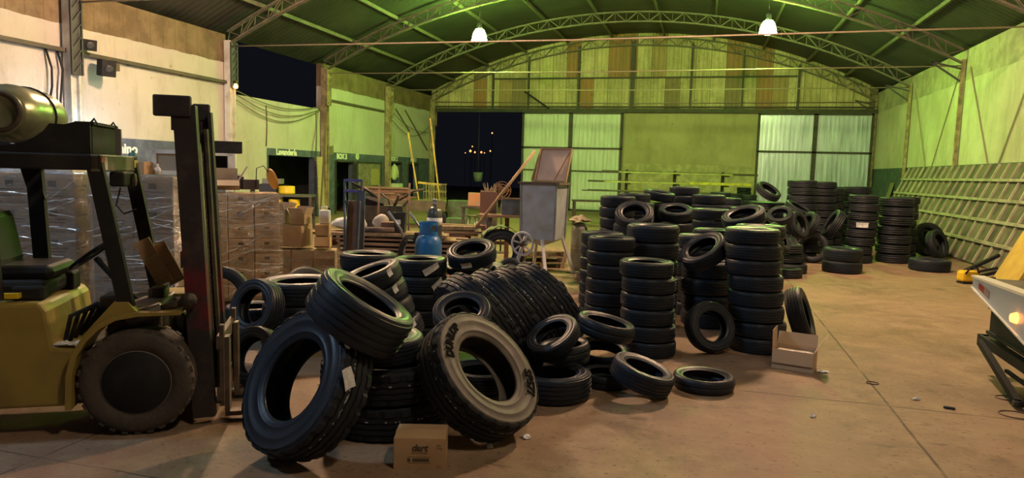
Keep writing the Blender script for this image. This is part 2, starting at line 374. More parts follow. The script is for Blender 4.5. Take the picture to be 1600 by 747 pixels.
pw = ['lowest above the cream wall', 'second up from the cream wall', 'third up from the cream wall', 'fourth up from the cream wall', 'just on the cream-wall side of the ridge', 'just on the stained-wall side of the ridge', 'fifth up from the stained wall', 'third up from the stained wall', 'second up from the stained wall', 'lowest above the stained wall']
for x, wd in zip(pz, pw):
    b = MB().box((0, 0, 0), (0.07, YB-YF, 0.12)); o = b.build('roof_purlin', STEEL, None, (x, (YB+YF)/2, arc(x, 6.145, 2.85)-0.01)); tag(o, 'long steel roof purlin, ' + wd, 'purlin', 'roof purlins')

# columns
CW = mat('column_paint', (0.62, 0.60, 0.55), 0.6, 0, (0.42, 0.38, 0.32), 3, 0.45, 0.7); CY = mat('column_rust', (0.42, 0.33, 0.18), 0.7, 0, (0.22, 0.17, 0.1), 4); CD = mat('column_dark', (0.06, 0.06, 0.065), 0.6)
cl = ['in the far corner beside the open gateway', 'between BOX 2 and the caged door', 'next to BOX 3, tan board leaning by it', 'carrying the orange bulb', 'carrying the loudspeakers behind the forklift']
for k in range(5):
    t = thing('support_column', 'tall steel column on the cream wall ' + cl[k], 'column', (XL+0.15, BAYS[k]-(0.15 if k == 0 else 0), 0), 0, 'columns along the cream wall')
    b = MB(); 
    for e in (-0.11, 0.11): b.box((0, e, 2.9), (0.22, 0.05, 5.8))
    b.box((0, 0, 2.9), (0.05, 0.18, 5.8)); b.build('shaft', CW if k in (3, 4) else CY, t)
    MB().box((0.0, 0, 0.02), (0.32, 0.36, 0.04)).build('base_plate', CD, t)
    b = MB(); zl_ = 3.95 if k == 4 else 4.35; nb = 6
    for i in range(nb): b.bar((0.17, -0.12, zl_+i*(5.75-zl_)/nb), (0.17, 0.12, zl_+(i+1)*(5.75-zl_)/nb), 0.03)
    for e in (-0.14, 0.14): b.bar((0.17, e, zl_), (0.17, e, 5.75), 0.04)
    b.box((0.125, 0, (zl_+5.75)/2), (0.03, 0.25, 5.75-zl_)); b.build('lattice_head', CD if k > 2 else CY, t)
rl = ['in the corner beside the zinc sheet door', 'behind the tallest black tyre stacks', 'above the leaning lattice panel']
for k in range(3):
    t = thing('support_column', 'slim steel column set on the stained wall ' + rl[k], 'column', (XR-0.09, BAYS[k]-(0.12 if k == 0 else 0), 0), 0, 'columns along the stained wall')
    MB().box((0, 0, 2.9), (0.1, 0.09, 5.8)).build('shaft', CY, t)
    b = MB(); b.bar((0, 0, 5.5), (-0.9, 0, 5.74), 0.05); b.bar((0, 0, 5.1), (-0.9, 0, 5.74), 0.05); b.build('bracket', CD, t)
for k, (a, b_) in enumerate(((24.7, 30.4), (19.0, 24.7))):
    o = MB().bar((0, -2.4, 1.9), (0, 0.0, -1.6), 0.03).bar((0, 2.4, 1.9), (0, 0, -1.6), 0.03).build('wall_brace', mat('brace', (0.34, 0.30, 0.2), 0.7), None, (XR-0.03, (a+b_)/2, 3.6))
    tag(o, 'thin crossed brace fixed on the stained wall ' + ('nearer the corner' if k == 0 else 'over the leaning lattice panel'), 'brace')

# lamps: bell fittings with glowing diffusers
def bell_lamp(loc, lamp, label, rod_to):
    t = thing('bay_lamp', label, 'lamp', loc, 0, 'hanging bell lamps')
    pr = [(0.10, 0.42), (0.15, 0.40), (0.21, 0.30), (0.255, 0.16), (0.28, 0.0), (0.27, 0.0), (0.245, 0.15), (0.20, 0.29), (0.12, 0.385)]
    MB().lathe(pr, 20, closed=True).build('diffuser', emat('lamp_%d' % lamp[1], lamp[0], lamp[1]*2.2), t)
    MB().lathe([(0.0, 0.66), (0.07, 0.65), (0.09, 0.60), (0.09, 0.46), (0.115, 0.43), (0.0, 0.425)], 16).build('ballast_housing', CD, t)
    MB().tube([(0, 0, 0.64), (0.0, 0.0, rod_to-loc[2])], 0.016, 6).build('hanger_rod', CD, t)
bell_lamp((-8.25, 24.7, 6.72), GREEN_LAMP, 'bright bell lamp with green glow on the cream-wall side of the hall', arc(-8.25, 5.62, 2.85))
bell_lamp((1.75, 24.7, 6.72), GREEN_LAMP, 'bright bell lamp with green glow on the stained-wall side of the hall', arc(1.75, 5.62, 2.85))
bell_lamp((-8.25, 13.3, 6.72), WARM_LAMP, 'warm bell lamp hanging over the wrapped pallets', arc(-8.25, 5.62, 2.85))
bell_lamp((1.75, 13.3, 6.72), WARM_LAMP, 'warm bell lamp hanging over the open floor', arc(1.75, 5.62, 2.85))
bell_lamp((1.75, 1.9, 6.72), ENTRY_LAMP, 'warm bell lamp hanging over the entrance end, on the open-floor side', arc(1.75, 5.62, 2.85))
bell_lamp((-8.25, 1.9, 6.72), COOL_LAMP, 'cool bell lamp hanging over the entrance end, on the forklift side', arc(-8.25, 5.62, 2.85))

# ================================================================== TYRES
def rubber(name, base, base2, rough, marks=None, sipes=None, half=0.1, glints=None):
    m, n = nm(name, rough, 0.32)
    tc = n.new('ShaderNodeTexCoord'); x = n.new('ShaderNodeSeparateXYZ'); n.link(tc.outputs['Object'], x.inputs[0]); x = x.outputs
    oi = n.new('ShaderNodeObjectInfo')
    col = n.mix(n.ramp(n.noise(tc.outputs['Object'], 7, 5, 0.6), [(0.4, (0, 0, 0)), (0.7, (1, 1, 1))]), base, base2)
    col = n.mix(n.math('MULTIPLY', oi.outputs['Random'], 0.5), col, tuple(c*0.6 for c in base))
    h = n.noise(tc.outputs['Object'], 60, 3)
    if sipes:
        ang = n.math('ARCTAN2', x[1], x[0]); az = n.math('ABSOLUTE', x[2])
        sh = n.math('ADD', n.math('MULTIPLY', ang, sipes/(2*PI)), n.math('MULTIPLY', x[2], 9.0))
        cut = n.math('MULTIPLY', n.math('LESS_THAN', n.math('FRACT', sh), 0.2), n.math('GREATER_THAN', az, half*0.36))
        h = n.math('SUBTRACT', n.math('MULTIPLY', h, 0.25), cut)
        if glints:
            sp = n.math('MULTIPLY', n.math('LESS_THAN', n.math('ABSOLUTE', n.math('SUBTRACT', x[2], half*0.28)), 0.006), n.math('GREATER_THAN', n.noise(tc.outputs['Object'], 38, 1), 0.60))
            col = n.mix(n.math('MULTIPLY', sp, 0.75), col, (0.5, 0.5, 0.48))  # pale specks: highlights on the tread stubble, put into the colour
    n.bump(h, 0.35 if sipes else 0.15, 0.006)
    n.link(col, n.b.inputs['Base Color']); return m
RB_SIDE = rubber('rubber_sidewall', (0.018, 0.025, 0.037), (0.028, 0.036, 0.050), 0.42)
RB_TREAD = rubber('rubber_tread', (0.012, 0.018, 0.028), (0.020, 0.027, 0.039), 0.48, sipes=58, half=0.1)
RB_MOTO = rubber('rubber_moto_tread', (0.014, 0.022, 0.032), (0.022, 0.030, 0.042), 0.38, sipes=34, half=0.03)
RB_TRUCK = rubber('rubber_truck_tread', (0.012, 0.016, 0.024), (0.020, 0.025, 0.034), 0.6, sipes=96, half=0.14, glints=True)
RB_DUST = rubber('rubber_dusty_sidewall', (0.105, 0.094, 0.084), (0.16, 0.145, 0.128), 0.62)
RB_FAR = rubber('rubber_plain', (0.014, 0.018, 0.025), (0.022, 0.027, 0.034), 0.52, sipes=50, half=0.2)
LAB = mat('paper_label', (0.80, 0.82, 0.84), 0.7, 0, (0.62, 0.64, 0.66), 30)
KIND = {}
def casing_profile(R, w, Ri, round_=False):
    h = R-Ri; a = w/2
    if round_:
        out = [(Ri, 0.62*a), (Ri+0.10*h, 0.72*a), (Ri+0.35*h, 0.92*a), (Ri+0.55*h, 0.99*a), (Ri+0.70*h, 0.98*a)]
        top = [(R-0.16*h, 0.80*a), (R-0.07*h, 0.5*a), (R-0.05*h, 0)]
    else:
        out = [(Ri, 0.76*a), (Ri+0.07*h, 0.82*a), (Ri+0.14*h, 0.83*a), (Ri+0.17*h, 0.90*a), (Ri+0.22*h, 0.90*a), (Ri+0.24*h, 0.87*a), (Ri+0.42*h, 0.985*a), (Ri+0.52*h, 1.0*a), (Ri+0.55*h, 1.015*a), (Ri+0.58*h, 0.99*a), (Ri+0.78*h, 0.95*a), (Ri+0.80*h, 0.965*a), (Ri+0.83*h, 0.94*a)]
        top = [(R-0.10*h, 0.84*a), (R-0.075*h, 0.6*a), (R-0.07*h, 0)]
    inn = [(Ri, 0.66*a), (Ri+0.05*h, 0.60*a), (Ri+0.25*h, 0.74*a), (Ri+0.55*h, 0.82*a), (R-0.24*h, 0.68*a), (R-0.17*h, 0.35*a)]
    mir = lambda L: [(r, -z) for r, z in reversed(L)]
    p = out + top + mir(out+top[:-1]); q = inn + mir(inn)
    return p + [(Ri-0.006*1, -0.70*a)] + list(reversed(q)) + [(Ri-0.006, 0.70*a)]
def tread_mesh(R, w, kind, seg):
    mb = MB(); a = w/2; h = R-(R-0.1)
    if kind == 'car': gz = [(-0.50, 0.07), (-0.18, 0.08), (0.18, 0.08), (0.50, 0.07)]; edge = 0.80; gd = 0.009; zig = 0
    elif kind == 'truck': gz = [(-0.52, 0.05), (-0.17, 0.05), (0.17, 0.05), (0.52, 0.05)]; edge = 0.86; gd = 0.013; zig = 0.03
    else: gz = [(0.0, 0.07)]; edge = 0.86; gd = 0.006; zig = 0
    cols = [(-edge-0.07, 0.022, 0), (-edge, 0.004, 0)]
    for c, hw in gz: cols += [(c-hw, 0, 1), (c-hw*0.8, gd, 1), (c+hw*0.8, gd, 1), (c+hw, 0, 1)]
    cols += [(edge, 0.004, 0), (edge+0.07, 0.022, 0)]
    vs = []; k = len(cols)
    for j in range(seg):
        th = 2*PI*j/seg
        tri = (abs(((j % 6)/6.0)*2-1)*2-1)*zig
        slot = kind == 'truck' and j % 6 < 2
        for i, (z, dr, zg) in enumerate(cols):
            crown = (0.10*w if kind == 'moto' else 0.012*R)*z*z*(3.2 if kind == 'moto' else 1)
            d = dr
            if slot and (i <= 1 or i >= k-2): d += 0.010
            if slot and (i in (2, k-3)): d = gd
            zz_ = z + (tri if zg else 0)
            vs.append(V(((R-d-crown)*math.cos(th), (R-d-crown)*math.sin(th), zz_*a)))
    fs = []
    for j in range(seg):
        j2 = (j+1) % seg
        for i in range(k-1): fs.append((j*k+i, j2*k+i, j2*k+i+1, j*k+i+1))
    return mb.add(vs, fs, kind == 'moto')
def mk_kind(key, R, w, Ri, kind, seg, tm, sm):
    cs = MB().lathe(casing_profile(R, w, Ri, kind == 'moto'), max(48, seg//2 if kind == 'truck' else seg), closed=True).build('casing', sm)
    td = tread_mesh(R, w, kind, seg).build('tread', tm)
    KIND[key] = dict(R=R, w=w, casing=cs.data, tread=td.data); bpy.data.objects.remove(cs); bpy.data.objects.remove(td)
mk_kind('car', 0.30, 0.20, 0.185, 'car', 72, RB_TREAD, RB_SIDE)
mk_kind('truck', 0.52, 0.28, 0.292, 'truck', 150, RB_TRUCK, RB_SIDE)
mk_kind('dusty', 0.52, 0.28, 0.292, 'truck', 150, RB_TRUCK, RB_DUST)
mk_kind('moto', 0.30, 0.14, 0.205, 'moto', 72, RB_MOTO, RB_SIDE)
b = MB(); R, wv, Ri = 0.30, 0.20, 0.185
a = wv/2
fp = [(Ri, 0.76*a), (0.205, 0.86*a), (0.215, 0.9*a), (0.245, a), (0.275, 0.95*a), (0.288, 0.84*a), (0.297, 0.78*a)]
for c in (-1,): pass
tr_ = [(0.30, 0.56*a), (0.291, 0.50*a), (0.291, 0.42*a), (0.301, 0.36*a), (0.302, 0.07*a), (0.292, 0.05*a)]
half_ = fp + tr_; prof = half_ + [(r, -z) for r, z in reversed(half_)] + [(0.19, -0.6*a), (0.25, -0.8*a), (0.275, 0), (0.25, 0.8*a), (0.19, 0.6*a)]
fo = MB().lathe(prof, 40, closed=True).build('far', RB_FAR); KIND['far'] = dict(R=0.30, w=0.20, mesh=fo.data); bpy.data.objects.remove(fo)

OFFS = {(478, 598): (0.0, 0.0, -0.005), (749, 586): (0.0, 0.0, -0.003), (1250, 492): (0.0, 0.0, -0.006), (1109, 510): (0.0, 0.0, -0.005), (1162, 340): (0.016, 0.299, -0.016), (1269, 409): (-0.026, -0.178, -0.006), (1241, 396): (0.033, 0.268, -0.004), (1247, 352): (0.022, 0.178, -0.011), (1263, 351): (-0.024, -0.178, 0.011), (1446, 400): (0.0, 0.0, -0.009), (1463, 405): (0.0, 0.0, -0.01), (1436, 400): (0.143, 0.521, -0.005), (563, 500): (0.273, -0.519, 0.178), (589, 460): (-0.039, 0.079, -0.016), (600, 488): (-0.026, 0.053, -0.012), (733, 415): (-0.029, 0.084, -0.012), (754, 431): (-0.009, 0.028, -0.055), (722, 490): (0.107, -0.305, 0.067), (482, 452): (0.0, 0.0, -0.006), (402, 480): (0.224, -0.311, 0.075), (398, 556): (0.0, 0.0, -0.005), (345, 508): (0.0, 0.0, -0.005), (864, 526): (0.13, -0.629, 0.154), (886, 487): (-0.116, -0.032, 0.097), (870, 563): (0.041, 0.101, 0.078), (882, 580): (-0.053, 0.283, 0.016), (1003, 585): (0.006, -0.086, 0.025), (930, 560): (0.017, 0.303, -0.026)}
FREE = []
NT = [0]; PLACED = []; TOP = {}
def axis_rot(ax, spin=0.0):
    x, y, d = frame_of(ax); return (Matrix((x, y, d)).transposed() @ Matrix.Rotation(spin, 3, 'Z'))
def tyre(kind, c, ax, R, w, label, group, spin=None, name=None):
    k = KIND[kind]; sc_ = V((R/k['R'], R/k['R'], w/k['w'])); spin = random.uniform(0, 6.28) if spin is None else spin
    nmv = name or {'truck': 'truck_tyre', 'dusty': 'truck_tyre', 'moto': 'motorcycle_tyre'}.get(kind, 'car_tyre')
    rot = axis_rot(V(ax), spin)
    if 'mesh' in k: o = bpy.data.objects.new(nmv, k['mesh'])
    else: o = bpy.data.objects.new(nmv, None); o.empty_display_size = 0.2
    COL.objects.link(o); o.matrix_world = Matrix.LocRotScale(V(c), rot.to_quaternion(), sc_); tag(o, label, 'tyre', group)
    if 'mesh' not in k:
        for part in ('casing', 'tread'):
            p = bpy.data.objects.new(part, k[part]); COL.objects.link(p); p.parent = o
    NT[0] += 1
    return o
def cam_axis(c, az, el):
    t = V((CAM.x-c[0], CAM.y-c[1], 0)).normalized(); r = (-t).cross(zz).normalized()
    az, el = R_(az), R_(el); return (t*math.cos(az) + r*math.sin(az))*math.cos(el) + zz*math.sin(el)
ORD = ['topmost', 'second from top', 'third from top', 'fourth from top', 'fifth from top', 'sixth from top', 'seventh from top', 'eighth from top', 'ninth from top', 'tenth from top', 'eleventh from top']
def stack(desc, group, px, py, n_, R, w, kind='car', jit=0.012, lean=(0, 0), top_tilt=None, xy=None, skip=0, gap=1.0, z0=0.0):
    """a stack of n tyres lying flat; px,py the centre of its top face. lean: metres the base sits away from the top"""
    w = w/1.035; gap = 1.035
    zt = z0 + n_*w*gap; p = G(px, py, zt) if xy is None else V((xy[0], xy[1], 0)); res = []
    away = V((p.x-CAM.x, p.y-CAM.y, 0)).normalized(); k_ = 0
    while k_ < 130 and any((V((p.x, p.y)) - V(q[:2])).length < R + q[2] + jit*2.9 + 0.01 and q[3] < zt and q[4] > z0 for q in PLACED): p = p + away*0.03; k_ += 1
    PLACED.append((p.x, p.y, R, z0, zt)); TOP[desc] = (p.x, p.y, zt)
    if lean != (0, 0): PLACED.append((p.x+lean[0], p.y+lean[1], R, z0, z0+(zt-z0)*0.5))
    for i in range(n_):
        f_ = (n_-1-i)/max(1, n_-1); x = p.x + lean[0]*f_ + random.uniform(-jit, jit); y = p.y + lean[1]*f_ + random.uniform(-jit, jit)
        if i < skip: continue
        ax = V((random.uniform(-1, 1)*0.008, random.uniform(-1, 1)*0.008, 1))
        if top_tilt and i == n_-1: ax = cam_axis((x, y, 0), *top_tilt)
        z = z0 + (i+0.5)*w*gap
        if top_tilt and i == n_-1: z += R*abs(math.sqrt(max(0, 1-ax.normalized().z**2)))*0.9
        which = ORD[n_-1-i]
        res.append(tyre(kind, (x, y, z), ax, R, w, ('black %s tyre lying %s' % ({'truck': 'truck', 'moto': 'motorcycle'}.get(kind, 'car'), desc)) if n_ == 1 else '%s tyre %s in %s' % ('car' if kind != 'truck' else 'truck', which, desc), group))
    return res
def lean_tyre(kind, px, py, az, el, R, w, label, group, z=0.0, spin=None):
    p = G(px, py, z); ax = cam_axis(p, az, el).normalized()
    d = (-zz + ax*ax.z); d = d.normalized() if d.length > 1e-4 else V((0, 0, 0))
    c = p - d*R + ax*((w/2)*(1 if el >= 0 else -1)); c = c + V(OFFS.get((px, py), (0, 0, 0)))
    o = tyre(kind, c, ax, R, w, label, group, spin); FREE.append((o, (px, py), True)); return o
def free_tyre(kind, px, py, depth, az, el, R, w, label, group, spin=None):
    c = D(px, py, depth); o = tyre(kind, c + V(OFFS.get((px, py), (0, 0, 0))), cam_axis(c, az, el), R, w, label, group, spin)
    FREE.append((o, (px, py), False)); return o
def view_axis(c, phi, ratio):
    """axis of a tyre whose round face looks squashed to ratio and leans towards phi degrees as seen from the doorway"""
    t = (CAM-V(c)).normalized(); r = (-t).cross(zz).normalized(); u = r.cross(-t).normalized(); k = math.sqrt(1-ratio*ratio)
    return (t*ratio + (r*math.cos(R_(phi)) + u*math.sin(R_(phi)))*k).normalized()
def vt(kind, px, py, depth, phi, ratio, R, w, label, group, spin=None, ground=False):
    """a tipped tyre: depth along the view, or resting on the floor"""
    c = D(px, py, depth) + V(OFFS.get((px, py), (0, 0, 0))); ax = view_axis(c, phi, ratio)
    if ground:
        for _ in range(4):
            c = G(px, py, R*math.sqrt(1-ax.z**2) + w/2*abs(ax.z)*0.85) + V(OFFS.get((px, py), (0, 0, 0))); ax = view_axis(c, phi, ratio)
    o = tyre(kind, c, ax, R, w, label, group, spin)
    FREE.append((o, (px, py), ground)); return o
def paper(o, ang, zf, wd, ht, tilt=0.3, side=False):
    """a paper label hanging on a tyre's tread (local angle) or sidewall"""
    k = KIND['truck'] if 'truck' in o.name else KIND['moto'] if 'motor' in o.name else KIND['car']
    s = o.matrix_world.to_scale(); sx, sz = s.x, s.z; b = MB(); pts = []
    R = k['R']*sx
    for i in range(4):
        for j in range(3):
            u = (i/3-0.5)*wd; v = (j/2-0.5)*ht; uu = u*math.cos(tilt)-v*math.sin(tilt); vv = u*math.sin(tilt)+v*math.cos(tilt)
            th_ = ang + uu/R; rr = R + 0.004 + 0.02*max(0, (j-1))
            if side: pts.append((( (R*0.80+vv)*math.cos(ang+uu/R*1.2))/sx, ((R*0.80+vv)*math.sin(ang+uu/R*1.2))/sx, (zf*k['w']*sz/2*1.0+0.006*(1 if zf > 0 else -1))/sz))
            else: pts.append((rr*math.cos(th_)/sx, rr*math.sin(th_)/sx, (zf*k['w']*sz/2+vv)/sz))
    fs = [(i*3+j, (i+1)*3+j, (i+1)*3+j+1, i*3+j+1) for i in range(3) for j in range(2)]
    b.add(pts, fs); q = b.build('paper_label', LAB, o); q['label'] = 'white paper label stuck on the tyre'
    return q
def face_angle(o, toward):
    """local angle on the tyre whose tread faces a world direction"""
    d = o.matrix_world.to_quaternion().inverted() @ V(toward); return math.atan2(d.y, d.x)
tc_ = lambda c: (CAM-V(c)).normalized()

# ---- stacks right of the middle
GA = 'car tyres in the big block of stacks'; GB = 'car tyres of the far mound'; GC = 'loose tyres of the near heap'; GD = 'truck tyres of the near heap'; GE = 'motorcycle tyres of the near heap'
s1 = stack('the short foremost stack of the block', GA, 1012, 406, 6, 0.295, 0.172, lean=(0.06, -0.02))
stack('the slim stack at the hopper end', GA, 955, 369, 7, 0.295, 0.170)
stack('the stack tucked behind the slim hopper-end stack', GA, 942, 362, 7, 0.29, 0.168)
stack('the broad stack behind the short foremost stack', GA, 1022, 353, 6, 0.335, 0.222)
s5 = stack('the tall straight stack beside the open floor', GA, 1175, 356, 8, 0.305, 0.174, lean=(0.14, -0.03))
s4 = stack('the fat pile under the tilted tyre', GA, 1106, 428, 4, 0.345, 0.215, jit=0.03)
vt('car', 1100, 393, 8.3, 122, 0.5, 0.29, 0.18, 'black car tyre tilted on top of the fat pile with its opening facing the hopper', GA)
stack('the stack hidden behind the fat pile', GA, 1092, 369, 6, 0.31, 0.19)
stack('the stack peeping out beside the tall straight stack', GA, 1114, 360, 7, 0.29, 0.17)
stack('the stack just behind the tall straight stack', GA, 1187, 351, 7, 0.33, 0.19)
vt('car', 1250, 492, 8, 18, 0.14, 0.335, 0.2, 'black car tyre leaning against the tall straight stack above the open carton', GA, ground=True)
vt('car', 1109, 510, 7.6, 20, 0.84, 0.285, 0.17, 'black car tyre standing on edge in front of the fat pile, hole facing out', GA, ground=True)
# second and third rows
stack('the tipped-ring stack behind the broad stack', GA, 1056, 332, 7, 0.315, 0.185, top_tilt=(0, 72))
stack('the bowed second-row stack behind the tilted tyre', GA, 1112, 326, 8, 0.305, 0.18)
stack('the taller stack behind the bowed stack', GA, 1108, 304, 9, 0.32, 0.18)
stack('the tall stack below the steel bars of the rack', GA, 1069, 294, 10, 0.30, 0.175)
stack('the stack behind the tipped ring', GA, 1031, 304, 9, 0.30, 0.18, top_tilt=(60, 80))
stack('the stack with the open ring in the third row', GA, 996, 316, 8, 0.30, 0.185)
stack('the stack standing nearest the rack end', GA, 965, 306, 9, 0.295, 0.178)
stack('the stack half hidden behind the rack-end stack', GA, 992, 303, 9, 0.30, 0.18)
stack('the stack carrying the upright ring', GA, 988, 349, 6, 0.30, 0.2, skip=0)
vt('car', 991, 337, 10.3, 92, 0.62, 0.285, 0.17, 'black car tyre propped up as a ring on the stack behind the slim stack', GA)
stack('the third-row stack with the pale rim edge', GA, 1168, 324, 7, 0.32, 0.2)
stack('the skewed-ring stack behind the tall straight stack', GA, 1171, 338, 6, 0.32, 0.2)
free_tyre('car', 1162, 340, 9.75, -40, 66, 0.31, 0.17, 'black car tyre lying skewed on the stacks behind the tall straight stack', GA)
vt('far', 1219, 337, 15.6, 100, 0.62, 0.28, 0.17, 'black car tyre propped up as a ring just past the tall straight stack', GA)
stack('the stack behind the stack of skewed rings', GA, 1140, 309, 8, 0.31, 0.18)
# ---- far mound
def fst(desc, px, py, dep, n_, R, w, jit=0.03, kind='far', lean=(0, 0)):
    p = D(px, py, dep); return stack(desc, GB, px, py, n_, R, w, kind, jit=jit, lean=lean, xy=(p.x, p.y))
zl = fst('the stack with the white sticker', 1347, 360, 16.75, 8, 0.33, 0.205, lean=(-0.08, 0))
fst('the thick stack of wide tyres nearest the lattice panel', 1397, 360, 16.95, 7, 0.385, 0.228, 0.035)
stack('the pair lying alone on the open floor', GB, 1319, 387, 2, 0.40, 0.265, 'car', jit=0.02)
lean_tyre('far', 1269, 409, -6, 10, 0.355, 0.21, 'black car tyre standing on edge before the mound with its hole facing out', GB)
fst('the highest stack in the hall before the zinc door', 1252, 330, 17.8, 10, 0.36, 0.195)
fst('the high stack right behind the highest one', 1284, 330, 18.6, 10, 0.35, 0.193)
fst('the stack close behind the mound beside the highest stack', 1298, 330, 18.4, 9, 0.34, 0.195)
fst('the ring-topped stack nearest the corner column', 1338, 330, 19.2, 9, 0.37, 0.202)
fst('the stack in front of the ring-topped one', 1322, 330, 17.9, 8, 0.34, 0.20, 0.04)
fst('the stack behind the thick stack of wide tyres', 1412, 330, 17.9, 8, 0.34, 0.2)
fst('the leaning short stack behind the slanting tyre', 1286, 340, 17.4, 6, 0.33, 0.205, 0.05)
fst('the short stack under the sliding tyre', 1258, 360, 16.9, 3, 0.33, 0.2, 0.05)
fst('the low jumble just behind the tall straight stack', 1237, 365, 14.6, 3, 0.32, 0.2, 0.08)
fst('flat on the floor behind the tall straight stack', 1229, 403, 13.9, 1, 0.32, 0.2, 0)
vt('far', 1302, 350, 16.6, 150, 0.25, 0.36, 0.22, 'black car tyre slanting down onto the standing tyre of the mound', GB)
vt('far', 1247, 328, 16.8, 62, 0.2, 0.34, 0.2, 'black car tyre sliding off the highest stack', GB)
vt('far', 1241, 396, 15.6, 200, 0.2, 0.35, 0.2, 'black car tyre on edge beside the standing tyre, tread facing out', GB, ground=True)
vt('far', 1216, 372, 13.6, 30, 0.3, 0.32, 0.19, 'black car tyre wedged upright in the jumble behind the tall straight stack', GB)
vt('far', 1247, 352, 15.6, 20, 0.5, 0.32, 0.2, 'black car tyre half buried in the jumble beneath the highest stack', GB)
vt('far', 1263, 351, 16.4, 150, 0.5, 0.31, 0.2, 'black car tyre wedged above the standing tyre of the mound', GB)
# green-lit row at the back of the mound
stack('the broad low pile with a greenish hollow', GB, 1200, 315, 5, 0.46, 0.27, 'far', jit=0.05)
free_tyre('far', 1200, 299, 17.6, 55, 52, 0.33, 0.18, 'black car tyre tipped up on the broad low pile', GB)
for i, (x, y, n_, R, w_, ds) in enumerate(((1146, 302, 7, 0.33, 0.2, 'the dim stack below the end of the rack'), (1170, 304, 7, 0.34, 0.19, 'the dim stack between rack and broad low pile'), (1163, 293, 8, 0.33, 0.19, 'the dark stack at the foot of the plaster wall'),
        (1186, 292, 8, 0.33, 0.19, 'the dark stack where plaster and zinc door meet'), (1222, 290, 9, 0.34, 0.18, 'the dark stack next to the highest stack'), (1128, 300, 8, 0.32, 0.19, 'the dim stack rising behind the taller bowed stacks'), (1312, 292, 9, 0.32, 0.19, 'the dark stack behind the ring-topped stack'))):
    stack(ds, GB, x, y, n_, R, w_, 'far', jit=0.04)
# by the lattice panel
lean_tyre('far', 1446, 400, 34, 14, 0.45, 0.24, 'large black tyre standing on edge beside the thick stack', GB)
lean_tyre('far', 1463, 405, 62, 18, 0.38, 0.22, 'black tyre on edge leaning at the foot of the lattice panel', GB)
lean_tyre('far', 1436, 400, 78, 8, 0.40, 0.22, 'black tyre on edge squeezed between the thick stack and the large one', GB)
stack('flat on the floor near the scrap by the lattice panel', GB, 1452, 404, 1, 0.42, 0.27, 'car')

# ---- near heap: truck tyres
tB = vt('truck', 478, 598, 4.7, 157, 0.60, 0.50, 0.29, 'large truck tyre standing in front of the forklift forks, torn label on its tread', GD, spin=0.4, ground=True)
tD = vt('dusty', 749, 586, 5.1, 40, 0.60, 0.49, 0.28, 'large grey-dusted truck tyre with raised lettering leaning back behind the small carton', GD, spin=0.0, ground=True)
stack('the lying pair between the two standing truck tyres', GD, 606, 556, 2, 0.50, 0.255, 'truck', jit=0.01)
tx, ty, tz = TOP['the lying pair between the two standing truck tyres']
tyre('car', (tx-0.01, ty-0.07, tz+0.105), (0.02, -0.03, 1), 0.31, 0.18, 'black car tyre lying on the pair of truck tyres under the slumped one', GC)
row = ['first', 'second', 'third', 'fourth']
c = G(848, 482, 0.49); axr = view_axis(c, 222, 0.36); cz = 0.525*math.sqrt(1-axr.z**2) + 0.137*abs(axr.z)*0.9
rr_ = (c-CAM).cross(zz).normalized(); tt_ = V((CAM.x-c.x, CAM.y-c.y, 0)).normalized(); st = -rr_*0.235 + tt_*0.36
k_ = 0.287/st.dot(axr)
for i in range(4):
    p = c + st*k_*i
    tyre('truck', (p.x, p.y, cz), axr, 0.525, 0.275, 'truck tyre in the leaning row below the hopper cart, %s from the spoked wheel' % row[i], GD)
# car tyres of the near heap
tT = vt('car', 563, 500, 5.25, 57, 0.25, 0.355, 0.29, 'wide car tyre slumped diagonally on top of the big truck tyre', GC)
stack('the stack in front of the steel channel', GC, 574, 394, 5, 0.33, 0.19)
sl = []
for i, lb in enumerate(('highest', 'second highest', 'third highest', 'lowest')):
    px, py = ((580, 434), (589, 460), (600, 488), (614, 516))[i]
    sl.append(vt('car', px, py, 7.1, 111, 0.2, 0.32, 0.185, 'car tyre %s in the slanting stack that slid towards the cartons' % lb, GC))
s3 = stack('the white-labelled stack before the blue gas tank', GC, 658, 402, 5, 0.305, 0.19)
l4 = vt('car', 737, 397, 8.0, 100, 0.42, 0.287, 0.17, 'car tyre lying tipped on top of the leaning truck tyres', GC)
vt('moto', 733, 415, 8.05, 98, 0.36, 0.285, 0.10, 'thin tyre squeezed beneath the tipped car tyre', GC)
vt('car', 754, 431, 8.1, 118, 0.30, 0.30, 0.17, 'car tyre wedged at a steep tilt under the tipped one', GC)
vt('car', 722, 490, 6.2, 96, 0.66, 0.25, 0.13, 'thin car tyre standing behind the grey-dusted truck tyre', GC)
stack('the pair seen through the grey-dusted truck tyre', GC, 752, 585, 2, 0.28, 0.16, xy=None)
stack('the wide stack behind the slumped tyre', GC, 470, 435, 3, 0.40, 0.245)
vt('far', 482, 452, 8.6, 60, 0.75, 0.33, 0.2, 'dark tyre standing behind the wide stack before the cartons', GC, ground=True)
vt('car', 402, 480, 7.4, 165, 0.72, 0.29, 0.2, 'car tyre on edge behind the ring-topped pair near the mast', GC)
stack('the pair beside the forklift carriage', GC, 395, 494, 2, 0.305, 0.18)
vt('car', 398, 556, 6.2, 160, 0.74, 0.265, 0.18, 'car tyre on edge in front of the pair beside the forklift carriage', GC, ground=True)
lean_tyre('far', 345, 508, -10, 8, 0.36, 0.22, 'dark tyre standing on edge behind the forklift mast', GC)
